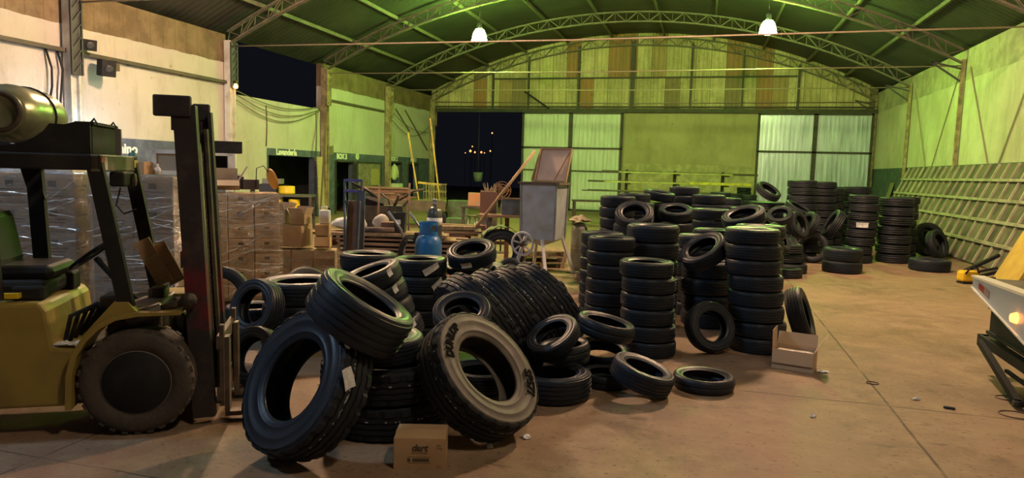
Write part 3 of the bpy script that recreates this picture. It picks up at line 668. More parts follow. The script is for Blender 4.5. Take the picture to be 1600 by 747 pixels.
# mixed heap right of the dusty tyre
vt('car', 864, 526, 6.9, 122, 0.55, 0.255, 0.12, 'car tyre on edge half sunk between the truck row and the motorcycle tyres', GC)
vt('moto', 886, 487, 7.5, 5, 0.45, 0.25, 0.11, 'thin motorcycle tyre standing at the foot of the truck tyre row', GE)
vt('moto', 946, 511, 6.7, 77, 0.22, 0.29, 0.16, 'motorcycle tyre lying tipped on top of the thin-tyre heap', GE)
vt('moto', 870, 563, 6.3, 98, 0.26, 0.25, 0.135, 'motorcycle tyre with slanted grooves tipped behind the wide flat tyre', GE)
vt('moto', 882, 580, 6.4, 112, 0.28, 0.25, 0.12, 'motorcycle tyre lying under the one with slanted grooves', GE)
stack('flat beside the grey-dusted truck tyre', GC, 861, 604, 1, 0.345, 0.235)
vt('car', 1003, 585, 6.25, 71, 0.30, 0.285, 0.18, 'car tyre tilted against the flat motorcycle tyre on the bare floor', GC)
stack('by itself on the bare floor', GE, 1099, 583, 1, 0.285, 0.135, 'moto')
stack('flat behind the tilted car tyre', GE, 948, 601, 1, 0.265, 0.125, 'moto')
free_tyre('moto', 930, 560, 6.75, 10, 80, 0.30, 0.15, 'motorcycle tyre lying beneath the tipped one on the thin-tyre heap', GE)
# paper labels and lettering on tyres
q = tc_(s3[-1].location)
paper(s3[-1], face_angle(s3[-1], q + V((0.45, 0.12, 0))), 0.0, 0.20, 0.08, 0.5)
paper(s3[-2], face_angle(s3[-2], q + V((0.85, 0.25, 0))), 0.1, 0.16, 0.10, 0.7)
for k, o in enumerate(sl):
    if k != 2: paper(o, face_angle(o, tc_(o.location) + V((1.1, 0.3, -0.35))), 0.45, 0.06 if k < 2 else 0.11, 0.085, 0.2)
paper(l4, face_angle(l4, tc_(l4.location) + V((-0.25, 0, 0))), 0.0, 0.12, 0.07, 0.1)
paper(tB, face_angle(tB, tc_(tB.location) + V((0.5, 0, 0.22))), 0.60, 0.13, 0.10, 0.6)
o = zl[-4]; p = paper(o, face_angle(o, tc_(o.location)), 0.0, 0.26, 0.12, 0.0)
INK = mat('raised_letters', (0.012, 0.012, 0.013), 0.95, spec=0.05)
up_ang = face_angle(tD, (0, 0, 1)); kd = KIND['dusty']
def on_sidewall(s, ang, size, rad):
    M = Matrix.Rotation(ang - PI/2, 4, 'Z'); M.translation = V((0, 0, kd['w']/2*1.0+0.004))
    text_mesh('raised_lettering', s, size, INK, M, tD, 0.004, bend=rad, shear=0.0, bold=0.004)
on_sidewall('DUNLOP', up_ang + R_(40), 0.088, 0.405); on_sidewall('SP571', up_ang - R_(128), 0.105, 0.405)

# ================================================================== FORKLIFT
YEL = mat('forklift_yellow', (0.34, 0.255, 0.06), 0.5, 0, (0.22, 0.165, 0.05), 3.0, 0.42, 0.72, bump=0.1, bscale=12)
BLK = mat('forklift_black', (0.020, 0.020, 0.022), 0.7, 0, (0.04, 0.036, 0.032), 5, 0.5, 0.8, spec=0.2)
GRIME = mat('greasy_steel', (0.05, 0.045, 0.04), 0.55, 0.3, (0.11, 0.085, 0.06), 6)
BRN = mat('worn_brown_steel', (0.16, 0.115, 0.085), 0.6, 0.2, (0.09, 0.07, 0.055), 6)
FTY = mat('worn_tyre', (0.06, 0.052, 0.045), 0.8, 0, (0.09, 0.072, 0.058), 6, 0.4, 0.65, bump=0.5, bscale=22)
VINYL = mat('black_vinyl', (0.016, 0.017, 0.02), 0.45, spec=0.2)
fo = thing('forklift', 'old yellow forklift with black mast and gas cylinder on its roof', 'forklift', (-3.815, 3.912, 0), R_(30))
b = MB(); b.prism([(-2.1, .22), (-.46, .22), (-.43, .45), (-.40, .63), (-.53, .645), (-.565, .90), (-.60, .955), (-2.1, .985)], 0.05, 0.95)
b.build('chassis', YEL, fo, bevel=0.025)
for y0, y1 in ((-0.03, 0.30), (0.72, 1.03)):
    b = MB(); n_ = 14
    oc = [(-.445, .22), (-.435, .46), (-.40, .60), (-.33, .72), (-.24, .81), (-.13, .87), (.02, .895), (.30, .895)]
    ic = [(.30, .872), (.03, .868), (-.115, .842), (-.215, .785), (-.30, .70), (-.365, .59), (-.395, .45), (-.405, .22)]
    b.prism(oc+ic, y0, y1); b.build('fender', YEL, fo)
b = MB(); b.prism([(-.40, .62), (-.33, .74), (-.14, .96), (-.05, .96), (.02, .88), (-.13, .86), (-.24, .80), (-.33, .70)], 0.02, 0.10); b.build('cowl', YEL, fo)
b = MB(); b.box((-.06, .5, .62), (.34, .64, .56), ch=.02); b.box((-.36, .5, .42), (.36, .84, .38)); b.box((-.20, .30, .93), (.16, .22, .10), ch=.02); b.box((.02, .62, .93), (.12, .2, .08), ch=.02); b.build('dashboard', GRIME, fo)
b = MB()
for i in range(7):
    y = .16+i*.1; b.tube([(-.5, y, .62), (-.46+.02*i, y+.03, .84), (-.30, y+.06, .92-.02*(i % 3)), (-.12, y, .80)], .016, 6)
b.build('hydraulic_hose', BLK, fo)
b = MB(); b.box((-1.25, .5, 1.03), (1.25, .62, .13), ch=.04); b.box((-.72, .22, 1.01), (.20, .12, .10), ch=.02); b.box((-.66, .72, 1.02), (.16, .16, .14), ch=.02); b.build('engine_hood', BLK, fo)
se = MB().box((-.84, .5, 1.14), (.50, .50, .10), ch=.045).build('seat', VINYL, fo)
MB().box((-1.02, .5, 1.36), (.13, .48, .42), (0, -.18, 0), ch=.06).build('backrest', VINYL, fo)
b = MB().tube([(-.10, .5, .86), (-.38, .5, 1.22)], .025, 8); b.build('steering_column', BLK, fo)
b = MB(); ct = V((-.40, .5, 1.25)); ax = V((-.28, 0, .36)).normalized(); fx, fy, _ = frame_of(ax)
b.tube([ct + (fx*math.cos(2*PI*i/24)+fy*math.sin(2*PI*i/24))*.18 for i in range(24)], .014, 6, closed=True)
for i in range(3): b.bar(ct, ct+(fx*math.cos(2*PI*i/3)+fy*math.sin(2*PI*i/3))*.18, .02, .012)
b.build('steering_wheel', BLK, fo)
for y in (.08, .95):
    b = MB(); b.bar((-.245, y, 1.93), (-.065, y, .90), .06, .10, (1, 0, 0)); b.build('guard_post', BLK, fo)
    b = MB(); b.bar((-.93, y, 1.93), (-.89, y, .98), .06, .11, (1, 0, 0)); b.bar((-.98, y, 1.92), (-.90, y, 1.62), .05, .10, (1, 0, 0)); b.build('guard_post', BLK, fo)
b = MB()
for y in (.08, .95): b.box((-.70, y, 1.935), (1.0, .08, .11), ch=.012)
for i in range(7): b.box((-1.08+i*.125, .515, 1.95), (.035, .86, .05))
b.build('overhead_guard', BLK, fo)
gf = MB().box((-.235, .515, 1.93), (.06, .95, .12), ch=.01).build('guard_front_bar', mat('guard_brown', (0.16, 0.135, 0.095), 0.55, 0, (0.09, 0.075, 0.06), 5), fo)
MB().box((-.200, .09, 1.93), (.008, .06, .09)).build('red_reflector', mat('reflector_red', (0.5, 0.07, 0.04), 0.35), fo); MB().box((-.200, .16, 1.93), (.008, .06, .09)).build('white_reflector', mat('reflector_white', (0.55, 0.52, 0.42), 0.4), fo)
MB().box((-.200, .93, 1.93), (.008, .10, .06)).build('yellow_reflector', mat('reflector_yellow', (0.5, 0.42, 0.08), 0.4), fo)
hl = MB().box((-.20, .55, 1.815), (.10, .30, .11), ch=.015).build('headlamp', BLK, fo); MB().tube([(-.145, .63, 1.81), (-.13, .63, 1.81)], .05, 14).build('headlamp_lens', mat('lens_brown', (0.12, 0.09, 0.07), 0.15), hl)
MB().tube([(-.2, .5, 1.75), (-.22, .45, 1.62), (-.15, .38, 1.56), (-.05, .3, 1.6)], .006, 5).build('lamp_wire', BLK, fo)
# gas cylinder and its cradle across the roof
def saddle(y0, y1, part, m):
    c_ = (-.86, 2.265); pts = [(-1.45, 1.985), (-.275, 1.985), (-.275, 2.20), (-.35, 2.215), (-.43, 2.19)]
    for i in range(11):
        a = R_(-18 - i*14.4); pts.append((c_[0]+.245*math.cos(a)*1.45, c_[1]+.235*math.sin(a)))
    pts.append((-1.35, 2.2)); b = MB(); b.prism(pts, y0, y1); return b.build(part, m, fo)
saddle(.10, .13, 'cylinder_cradle', BLK); saddle(.82, .85, 'cylinder_cradle', mat('cradle_lit', (0.16, 0.14, 0.12), 0.5))  # far cradle is the lit one: its paler tone is light painted in
b = MB(); b.box((-.315, .40, 2.09), (.085, .52, .21)); b.box((-.315, .40, 2.205), (.12, .56, .02)); 
for y in (.18, .62): b.tube([(-.30, y, 2.2), (-.27, y, 2.24), (-.25, y, 2.2)], .008, 6)
b.build('cradle_box', BLK, fo)
gm = mat('gas_cylinder_paint', (0.34, 0.36, 0.22), 0.3, 0.5, (0.22, 0.22, 0.14), 4)
Mg = Matrix.Translation((-.86, .20, 2.262)) @ Matrix.Rotation(-PI/2, 4, 'X')
gc = MB().lathe([(0.0, .04), (.10, .03), (.125, .0), (.15, .0), (.165, .03), (.195, .10), (.205, .16), (.205, .62), (.195, .70), (.15, .76), (.08, .78), (0, .785)], 32, Mg).build('gas_cylinder', gm, fo)
MB().lathe([(.11, -.01), (.14, -.012), (.15, .02), (.12, .03)], 28, Mg, closed=True).build('foot_ring', GRIME, gc)
MB().tube([(-.86+.208*math.cos(a), .62, 2.262+.208*math.sin(a)) for a in [2*PI*i/28 for i in range(28)]], .01, 6, closed=True).build('strap', BLK, gc)
# mast
m, n = nm('mast_paint', 0.5, 0.4); P_, xyz = n.pos()
base = n.mix(n.ramp(n.noise(P_, 5, 6, 0.7), [(0.5, (0, 0, 0)), (0.8, (1, 1, 1))]), (0.03, 0.026, 0.03), (0.085, 0.065, 0.06))
red = n.math('MULTIPLY', n.math('MULTIPLY', n.math('GREATER_THAN', xyz[2], 0.72), n.math('LESS_THAN', xyz[2], 1.32)), n.ramp(n.noise(P_, 2.6, 5, 0.7), [(0.42, (0, 0, 0)), (0.56, (1, 1, 1))]))
n.link(n.mix(red, base, (0.13, 0.018, 0.028)), n.b.inputs['Base Color']); MAST = m
tz = lambda z: .425 - .045*z
def mast_channel(y, zb, zt, w, d, s, m, name):
    b = MB(); a, c = V((tz(zb), y, zb)), V((tz(zt), y, zt)); b.bar(a, c, .022, w, (1, 0, 0))
    for e in (-w/2+.012, w/2-.012): b.bar(a+V((e, s*d/2, 0)), c+V((e, s*d/2, 0)), d, .024, (1, 0, 0))
    return b.build(name, m, fo)
mast_channel(.13, .06, 2.36, .15, .09, 1, MAST, 'mast_channel'); mast_channel(.87, .06, 2.36, .15, .09, -1, MAST, 'mast_channel')
mast_channel(.25, .10, 2.22, .11, .07, 1, GRIME, 'inner_mast_channel'); mast_channel(.75, .10, 2.22, .11, .07, -1, GRIME, 'inner_mast_channel')
MB().box((.245, .125, 2.35), (.25, .05, .15), ch=.012).build('mast_top_plate', MAST, fo); MB().box((.31, .875, 2.36), (.13, .05, .14), ch=.012).build('mast_top_plate', MAST, fo)
for z in (2.24, 1.25, .35): MB().box((tz(z)-.07, .5, z), (.04, .76, .12)).build('mast_crossbar', MAST, fo)
MB().tube([(tz(.2), .5, .2), (tz(2.1), .5, 2.1)], .035, 12).build('lift_cylinder', GRIME, fo)
for y in (.40, .60):
    b = MB()
    for i in range(44): b.box((tz(.3+i*.04)+.02, y, .3+i*.04), (.012, .022, .03))
    b.build('lift_chain', GRIME, fo)
b = MB(); b.tube([(.32, .32, 2.0), (.36, .33, 1.9), (.365, .33, 1.2), (.38, .33, .7)], .014, 6); b.build('mast_hose', BLK, fo)
b = MB(); b.tube([(-.06, .08, .82), (.16, .08, .90)], .05, 12); b.tube([(.16, .08, .90), (.36, .08, .96)], .028, 10); b.tube([(.34, .03, .96), (.34, .14, .96)], .055, 14); b.build('tilt_cylinder', GRIME, fo)
b = MB(); 
for z in (.22, .62): b.box((.53, .5, z), (.04, .72, .10))
for y in (.18, .82): b.box((.545, y, .44), (.03, .06, .62))
b.box((.51, .5, .45), (.05, .3, .34)); b.build('fork_carriage', BRN, fo)
for y in (.24, .74):
    b = MB(); b.box((.575, y, .36), (.035, .10, .58)); b.box((.70, y, .055), (.28, .10, .035)); b.build('fork', BRN, fo)
# wheels
def fork_wheel(y, s):
    M = Matrix.Translation((0, y, .385)) @ Matrix.Rotation(PI/2*s, 4, 'X')
    b = MB(); pr = [(.215, .10), (.235, .125), (.28, .145), (.33, .145), (.362, .13), (.378, .10), (.384, 0), (.378, -.10), (.362, -.13), (.28, -.145), (.215, -.10)]
    b.lathe(pr, 56, M, closed=True)
    for i in range(28):
        a = 2*PI*i/28; 
        for q in (-1, 1): b.box(M @ V((.360*math.cos(a), .360*math.sin(a), q*.105)), (.042, .040, .045), M.to_3x3() @ Matrix.Rotation(a, 3, 'Z'), 0)
    o = b.build('front_wheel', FTY, fo)
    rm = MB().lathe([(.225, .13), (.232, .12), (.215, .10), (.195, .09), (.165, -.02), (.16, -.05), (0, -.05)], 36, M).build('rim', BLK, o)
    MB().lathe([(.0, -.01), (.06, -.012), (.075, -.03), (.08, -.05)], 18, M).build('hub', BLK, o)
    MB().lathe([(.19, .10), (.222, .128), (.232, .128), (.20, .085)], 36, M, closed=True).build('lock_ring', mat('ring_grey', (0.20, 0.18, 0.16), 0.55), o)
fork_wheel(.13, 1); fork_wheel(.87, -1)
MB().tube([(0, .2, .36), (0, .8, .36)], .09, 12).build('axle', GRIME, fo)
FM = Matrix.LocRotScale(V((-3.815, 3.912, 0)), Euler((0, 0, R_(30))), None)
fl_ = lambda x, y, z: FM @ V((x, y, z))
TAN = mat('raw_wood', (0.55, 0.39, 0.24), 0.75, 0, (0.42, 0.28, 0.165), 3, 0.35, 0.7, stretch=(1, 1, 12))
for i, (x, y, l, dx) in enumerate(((-.03, .60, .38, 0), (.06, .66, .34, .02), (.0, .80, .30, .0))):
    o = MB().box((0, 0, 0), (.12, .025, l), ch=.003).build('wooden_board', TAN, None, fl_(x+.02, y, 1.0+l*.45), (0, R_(-26), R_(30))); tag(o, ['pale wooden board, longest of three propped against the forklift dashboard', 'pale wooden board, middle one of three beside the forklift mast', 'short pale wooden board, innermost of three behind the forklift dashboard'][i], 'board', 'boards on the forklift')
t = thing('yellow_box', 'tiny bright yellow box lying on the forklift body', 'box', fl_(-.80, .14, .982), R_(30)); MB().box((0, 0, .02), (.10, .06, .04), ch=.004).build('body', mat('bright_yellow', (0.75, 0.55, 0.02), 0.5), t); MB().box((0, 0, .042), (.10, .02, .003)).build('lid_strip', BLK, t)
def crumple(name, sx, sy, hgt, m, loc, rotz, label, cat, seed=0, nx=9, group=None):
    b = MB(); vs = []; fs = []
    for lay in (0, 1):
        for i in range(nx):
            for j in range(nx):
                u, v = i/(nx-1)-.5, j/(nx-1)-.5; q = noise.noise(V((u*4+seed, v*4, seed*1.7)))
                r_ = 1 + .25*noise.noise(V((seed, math.atan2(v, u)*1.2, 3)))
                zv = max(0, (q+.35))*hgt*(1-max(abs(u), abs(v))*1.2) + .002
                vs.append(V((u*sx*r_, v*sy*r_, zv + (.004 if lay == 0 else 0))))
    for lay in (0, 1):
        o_ = lay*nx*nx
        for i in range(nx-1):
            for j in range(nx-1):
                q = (o_+i*nx+j, o_+(i+1)*nx+j, o_+(i+1)*nx+j+1, o_+i*nx+j+1); fs.append(q if lay == 0 else q[::-1])
    b.add(vs, fs); o = b.build(name, m, None, loc, (0, 0, rotz)); return tag(o, label, cat, group)
PAPER = mat('white_paper', (0.75, 0.77, 0.80), 0.7)
crumple('paper_sheet', .17, .10, .04, PAPER, fl_(-.47, .11, .650), R_(30), 'crumpled white paper on the step of the forklift', 'paper', 3)

# ================================================================== PALLETS AND CARTONS
KRAFT = mat('kraft_board', (0.52, 0.36, 0.21), 0.8, 0, (0.44, 0.29, 0.165), 4, 0.4, 0.65)
KRAFT2 = mat('kraft_board_dull', (0.42, 0.31, 0.205), 0.8, 0, (0.34, 0.25, 0.165), 4)
KDARK = mat('carton_inside', (0.20, 0.14, 0.085), 0.85)
PRT = mat('carton_print', (0.10, 0.075, 0.05), 0.8)
WHITE = mat('white_board', (0.72, 0.70, 0.66), 0.6, 0, (0.60, 0.57, 0.52), 5)
PALW = mat('pallet_wood', (0.36, 0.25, 0.15), 0.8, 0, (0.24, 0.165, 0.10), 3, stretch=(8, 1, 1))
def film_mat(name, a0, a1, tint, rough, metal):
    m, n = nm(name, rough, 0.9); n.b.inputs['Metallic'].default_value = metal; n.b.inputs['Base Color'].default_value = (*tint, 1)
    tc = n.new('ShaderNodeTexCoord'); mp = n.new('ShaderNodeMapping'); mp.inputs['Scale'].default_value = (1.6, 1.6, 9); n.link(tc.outputs['Object'], mp.inputs['Vector'])
    mp.inputs['Rotation'].default_value = (0.12, 0.1, 0.0)
    f_ = n.noise(mp.outputs[0], 3.0, 8, 0.75); n.link(n.math('MULTIPLY_ADD', n.ramp(f_, [(0.47, (0, 0, 0)), (0.64, (1, 1, 1))]), a1-a0, a0), n.b.inputs['Alpha'])
    n.bump(n.math('ADD', n.noise(mp.outputs[0], 5.0, 6, 0.7), n.math('MULTIPLY', n.noise(tc.outputs['Object'], 14, 4, 0.7), 0.35)), 1.0, 0.16); return m
FILM = film_mat('stretch_film_clear', 0.08, 0.75, (0.88, 0.85, 0.80), 0.13, 0.25); FILM2 = film_mat('stretch_film_silver', 0.35, 0.95, (0.85, 0.87, 0.90), 0.14, 0.65)
def film(loc, rz, sx, sy, z0, z1, m, label, group):
    b = MB(); nx, nz = 26, 34; per = []
    for i in range(nx): per.append((-sx/2+sx*i/nx, -sy/2, 0, -1))
    for i in range(nx//2): per.append((sx/2, -sy/2+sy*i/(nx//2), 1, 0))
    for i in range(nx): per.append((sx/2-sx*i/nx, sy/2, 0, 1))
    for i in range(nx//2): per.append((-sx/2, sy/2-sy*i/(nx//2), -1, 0))
    k = len(per); vs = []; fs = []
    for j in range(nz+1):
        z = z0+(z1-z0)*j/nz
        for x, y, ax_, ay in per:
            d = .010 + .030*max(0, noise.noise(V((x*2.2+loc[0], y*2.2, z*9+x*1.5)))) + .012*max(0, noise.noise(V((x*9, y*9, z*16))))
            vs.append(V((x+ax_*d, y+ay*d, z)))
    for j in range(nz):
        for i in range(k): fs.append((j*k+i, j*k+(i+1) % k, (j+1)*k+(i+1) % k, (j+1)*k+i))
    b.add(vs, fs, True); o = b.build('stretch_film', m, None, loc, (0, 0, rz)); return tag(o, label, 'film', group)
CART = {}
def carton_mesh(sx, sy, sz, m, printed=True, tape=True):
    key = (sx, sy, sz, m.name, printed)
    if key not in CART:
        b = MB().box((0, 0, sz/2), (sx, sy, sz), ch=.006); b.box((0, -sy/2-.0008, sz*.5), (.003, .001, sz*.98)) if False else None
        d = {'body': (b.build('c', m), m)}
        t = MB().box((0, 0, sz+.0008), (sx*.99, .05, .0016)); t.box((sx/2+.0008, 0, sz*.86), (.0016, .05, sz*.26)); t.box((-sx/2-.0008, 0, sz*.86), (.0016, .05, sz*.26)); d['packing_tape'] = (t.build('c', mat('packing_tape', (0.50, 0.36, 0.2), 0.3)), None)
        if printed:
            p = MB(); y = -sy/2-.001
            p.box((-.02*sx, y, sz*.66), (sx*.20, .0016, sz*.20)); 
            for k in range(3): p.box((0, y, sz*(.46-.11*k)), (sx*(.62-.08*k), .0016, sz*.035))
            p.box((sx/2+.001, 0, sz*.6), (.0016, sy*.5, sz*.06)); p.box((sx/2+.001, 0, sz*.45), (.0016, sy*.34, sz*.05)); d['printed_mark'] = (p.build('c', PRT), None)
        CART[key] = {k: v[0].data for k, v in d.items()}
        for v in d.values(): bpy.data.objects.remove(v[0])
    return CART[key]
def carton(sx, sy, sz, loc, rz, label, group=None, m=None, printed=True, rx=0.0):
    t = thing('carton', label, 'carton', loc, 0, group); t.rotation_euler = (rx, 0, rz)
    for k, me in carton_mesh(sx, sy, sz, m or KRAFT, printed).items():
        o = bpy.data.objects.new(k, me); COL.objects.link(o); o.parent = t
    return t
def open_carton(sx, sy, sz, loc, rz, label, flaps=(55, 70, 40, 95), group=None, m=None, labels=False):
    m = m or KRAFT; t = thing('carton', label, 'carton', loc, rz, group); b = MB(); w_ = .006
    b.box((0, -sy/2, sz/2), (sx, w_, sz)); b.box((0, sy/2, sz/2), (sx, w_, sz)); b.box((-sx/2, 0, sz/2), (w_, sy, sz)); b.box((sx/2, 0, sz/2), (w_, sy, sz)); b.box((0, 0, w_/2), (sx, sy, w_)); b.build('body', m, t)
    for i, (ax, s) in enumerate((('y', -1), ('y', 1), ('x', -1), ('x', 1))):
        a = R_(flaps[i]); ln = (sy if ax == 'y' else sx)*.48; b = MB()
        if ax == 'y': p0 = V((0, s*sy/2, sz)); b.bar(p0, p0+V((0, s*math.cos(a)*ln, math.sin(a)*ln)), sx*.98, .005, (0, 0, 1) if abs(math.cos(a)) > .1 else (0, 1, 0))
        else: p0 = V((s*sx/2, 0, sz)); b.bar(p0, p0+V((s*math.cos(a)*ln, 0, math.sin(a)*ln)), sy*.98, .005, (0, 0, 1) if abs(math.cos(a)) > .1 else (1, 0, 0))
        b.build('flap', m, t)
    if labels: MB().box((sx*.2, -sy/2-.004, sz*.55), (sx*.3, .002, sz*.45)).build('white_sticker', LAB, t)
    return t
def pallet(loc, rz, sx, sy, label):
    t = thing('wooden_pallet', label, 'pallet', loc, rz, 'wooden pallets')
    for k in range(3): MB().box((-sx/2+.05+(sx-.1)*k/2, 0, .045), (.09, sy, .09)).build('bearer', PALW, t)
    for k in range(6): MB().box((0, -sy/2+.05+(sy-.1)*k/5, .104), (sx, .095, .022)).build('deck_board', PALW, t)
    return t
def loc3(o, rz, x, y, z): return V(o) + V((x*math.cos(rz)-y*math.sin(rz), x*math.sin(rz)+y*math.cos(rz), z))
COLW = ['mast-side', 'middle', 'outer']; ROWN = ['bottom', 'second', 'third', 'fourth', 'fifth', 'sixth', 'top']
# tall clear-wrapped pallet right of the mast
pb = D(375, 400, 9.75); pb.z = 0; rzb = R_(40)
pallet(pb, rzb, 1.02, .68, 'wooden pallet under the tall clear-wrapped cartons behind the mast')
for r in range(7):
    for c in range(3):
        for d_ in (0, 1):
            if d_ and c < 2: continue
            carton(.327, .30, .203, loc3(pb, rzb, -.34+.34*c + random.uniform(-.004, .004), -.165+.33*d_, .118+r*.2065), rzb, 'brown carton in the clear-wrapped stack by the mast, %s column%s, %s row' % (COLW[c], ' back' if d_ else '', ROWN[r]), 'cartons of the clear-wrapped stack')
film(pb, rzb, 1.05, .70, .135, 1.56, FILM, 'clear wrinkled stretch film around the brown carton stack beside the mast', None)
open_carton(.46, .34, .13, loc3(pb, rzb, -.24, -.05, 1.60), rzb, 'open carton with a drooping flap on the clear-wrapped stack', (-25, 88, 60, 60), m=KRAFT2)
# silver-wrapped stacks behind the forklift
pa = D(152, 400, 8.3); pa.z = 0; rza = R_(24)
for q in (0, 1):
    o_ = loc3(pa, rza, -.50+1.06*q, 0, 0); pallet(o_, rza, .9, .8, 'wooden pallet under the silver-wrapped stack ' + ('behind the forklift seat' if q == 0 else 'between forklift guard and mast'))
    for r in range(5):
        for c in range(2):
            carton(.435, .40, .33, loc3(o_, rza, -.22+.44*c, -.19, .118+r*.334), rza, '%s row carton in silver film %s, %s side' % (ROWN[r] if r < 4 else 'top', 'behind the seat' if q == 0 else 'between guard and mast', 'cylinder' if c == 0 else 'mast'), 'cartons under silver film', KRAFT2)
    film(o_, rza, .93, .83, .135, 1.79, FILM2, 'silver wrinkled stretch film around cartons ' + ('behind the forklift seat' if q == 0 else 'between the forklift guard and the mast'), None)
carton(.62, .40, .10, loc3(pa, rza, -.42, -.1, 1.80), rza, 'flat pale printed carton on the silver stack under the roof rail', None, WHITE)
carton(.30, .3, .15, loc3(pa, rza, .47, -.05, 1.80), rza, 'small brown carton on the silver stack beside the guard', None, KRAFT)
t = thing('window_frame', 'white window frame lying against the silver-wrapped stack top', 'frame', loc3(pa, rza, .83, .12, 1.80), rza)
b = MB(); 
for x in (-.2, .2): b.box((x, 0, .15), (.05, .05, .30))
for z in (.025, .28): b.box((0, 0, z), (.44, .05, .05))
b.build('frame', WHITE, t); MB().box((0, 0, .15), (.36, .008, .22)).build('pane', mat('dull_pane', (0.35, 0.30, 0.24), 0.2), t)
tq = loc3(pa, rza, .43, .0, 1.95); b = MB().lathe([(.0, 0), (.05, 0), (.05, .09), (.02, .11), (.02, .13), (0, .13)], 14); o = b.build('spray_can', mat('teal_can', (0.05, 0.16, 0.17), 0.4), None, tq); tag(o, 'small teal can on the brown carton beside the roof guard', 'can')
b = MB().lathe([(.0, 0), (.035, 0), (.035, .07), (.012, .10), (.012, .13), (0, .13)], 14); o = b.build('bottle', mat('white_bottle', (0.7, 0.7, 0.66), 0.4), None, loc3(pa, rza, .71, -.02, 1.80)); tag(o, 'small white bottle beside the white window frame', 'bottle')
random.seed(3); FR = mat('film_fold', (0.85, 0.86, 0.88), 0.12, 0.35)
for o_, rz_, sx_, sy_, z_, wd_, n_ in ((loc3(pa, rza, -.50, 0, 0), rza, .95, .85, (.35, 1.7), 'behind the seat', 16), (loc3(pa, rza, .56, 0, 0), rza, .95, .85, (.35, 1.72), 'between guard and mast', 20), (pb, rzb, 1.07, .72, (.3, 1.5), 'of the clear-wrapped stack', 16)):
    b = MB()
    for k in range(n_):
        z0_ = random.uniform(*z_); z1_ = z0_ + random.uniform(-.10, .22); x0_ = random.uniform(-.5, .3)*sx_; x1_ = min(sx_*.5, x0_ + random.uniform(.2, .7)); y_ = -sy_/2-.028
        m_ = 9; pts = [V((x0_+(x1_-x0_)*i/m_, y_ - .006*math.sin(i*2.1+k), z0_+(z1_-z0_)*i/m_ + .004*math.sin(i*1.7+k*2))) for i in range(m_+1)]
        w_ = [random.uniform(.001, .008) for i in range(m_+1)]; vs = []; fs = []
        for i, p in enumerate(pts): vs += [p + V((0, 0, w_[i])), p + V((0, -.010, 0)), p - V((0, 0, w_[i]))]
        for i in range(m_): fs += [(3*i, 3*i+1, 3*i+4, 3*i+3), (3*i+1, 3*i+2, 3*i+5, 3*i+4)]
        b.add(vs, fs, True)
    host = [o for o in bpy.data.objects if o.name.startswith('stretch_film') and (o.location - V(o_)).length < .05][0]
    f_ = b.build('film_fold', FR, host)
# white frame and black tray on a tall rack behind
qb = D(340, 253, 10.6); rk = thing('steel_shelf', 'steel shelf unit behind the wrapped stacks with white boxes on it', 'shelf', (qb.x, qb.y, 0), rzb)
for x in (-.5, .5):
    for y in (-.2, .2): MB().box((x, y, .84), (.04, .04, 1.68)).build('leg', GRIME, rk)
for z in (.5, 1.1, 1.69): MB().box((0, 0, z), (1.08, .46, .03)).build('shelf_board', GRIME, rk)
t = thing('oven_cabinet', 'white cabinet with a dark opening seen past the mast', 'cabinet', (qb.x, qb.y, 1.706), rzb)
b = MB(); b.box((-.17, 0, .2), (.06, .4, .40)); b.box((.19, 0, .2), (.10, .4, .40)); b.box((0, 0, .385), (.46, .4, .04)); b.box((0, 0, .02), (.46, .4, .04)); b.build('body', WHITE, t); MB().box((0, .17, .2), (.36, .04, .34)).build('dark_opening', BLK, t)
t = MB().box((0, 0, .09), (.62, .36, .18), ch=.01).build('black_tray', BLK, None, (qb.x+.03, qb.y+.02, 2.114), (0, 0, rzb)); tag(t, 'black tray on top of the white cabinet by the cream wall', 'tray')
# shorter stack of loose cartons and bags
pc = D(478, 410, 11.0); pc.z = 0; rzc = R_(24)
pallet(pc, rzc, 1.0, .8, 'wooden pallet under the half-opened carton stack')
for r in range(2):
    for c in range(3): carton(.32, .38, .27, loc3(pc, rzc, -.33+.33*c, -.20, .118+.275*r), rzc, '%s row carton of the half-opened stack, %s one' % (('lower', 'upper')[r], ('mast-side', 'middle', 'outer')[c]), 'cartons of the half-opened stack', KRAFT2, False)
film(pc, rzc, 1.02, .83, .135, .67, FILM, 'loose clear film around the lower half of the half-opened carton stack', None)
o = carton(.54, .40, .34, loc3(pc, rzc, -.22, -.06, .70), rzc-.3, 'big brown carton lying askew on the half-opened stack', None, KRAFT2, False)
open_carton(.22, .32, .17, loc3(pc, rzc, .29, -.2, .70), rzc, 'small open carton with a white sticker, lower of two beside the askew carton', (-60, 178, 178, 178), labels=True)
carton(.21, .32, .17, loc3(pc, rzc, .29, -.19, .888), rzc, 'small closed carton upper of two beside the askew carton', None, KRAFT, False)
open_carton(.26, .28, .2, loc3(pc, rzc, -.38, .05, 1.05), rzc-.3, 'open carton with spread flaps on the askew carton', (60, 60, 60, 60), m=KRAFT2)
open_carton(.24, .26, .15, loc3(pc, rzc, -.06, -.14, 1.05), rzc-.3, 'open carton with a tall flap near the white jerrycan', (60, 92, 60, 70), m=KRAFT2)
t = thing('jerrycan', 'white plastic jerrycan standing on the half-opened carton stack', 'jerrycan', loc3(pc, rzc, .31, -.16, 1.063), rzc)
MB().box((0, 0, .11), (.17, .13, .22), ch=.025).build('body', mat('white_plastic', (0.72, 0.72, 0.66), 0.4), t); MB().tube([(-.05, 0, .215), (-.05, 0, .26), (.03, 0, .265), (.05, 0, .215)], .013, 8).build('handle', mat('white_plastic'
, (0.72, 0.72, 0.66), 0.4), t); MB().tube([(.06, 0, .21), (.06, 0, .25)], .022, 10).build('cap', BLK, t)
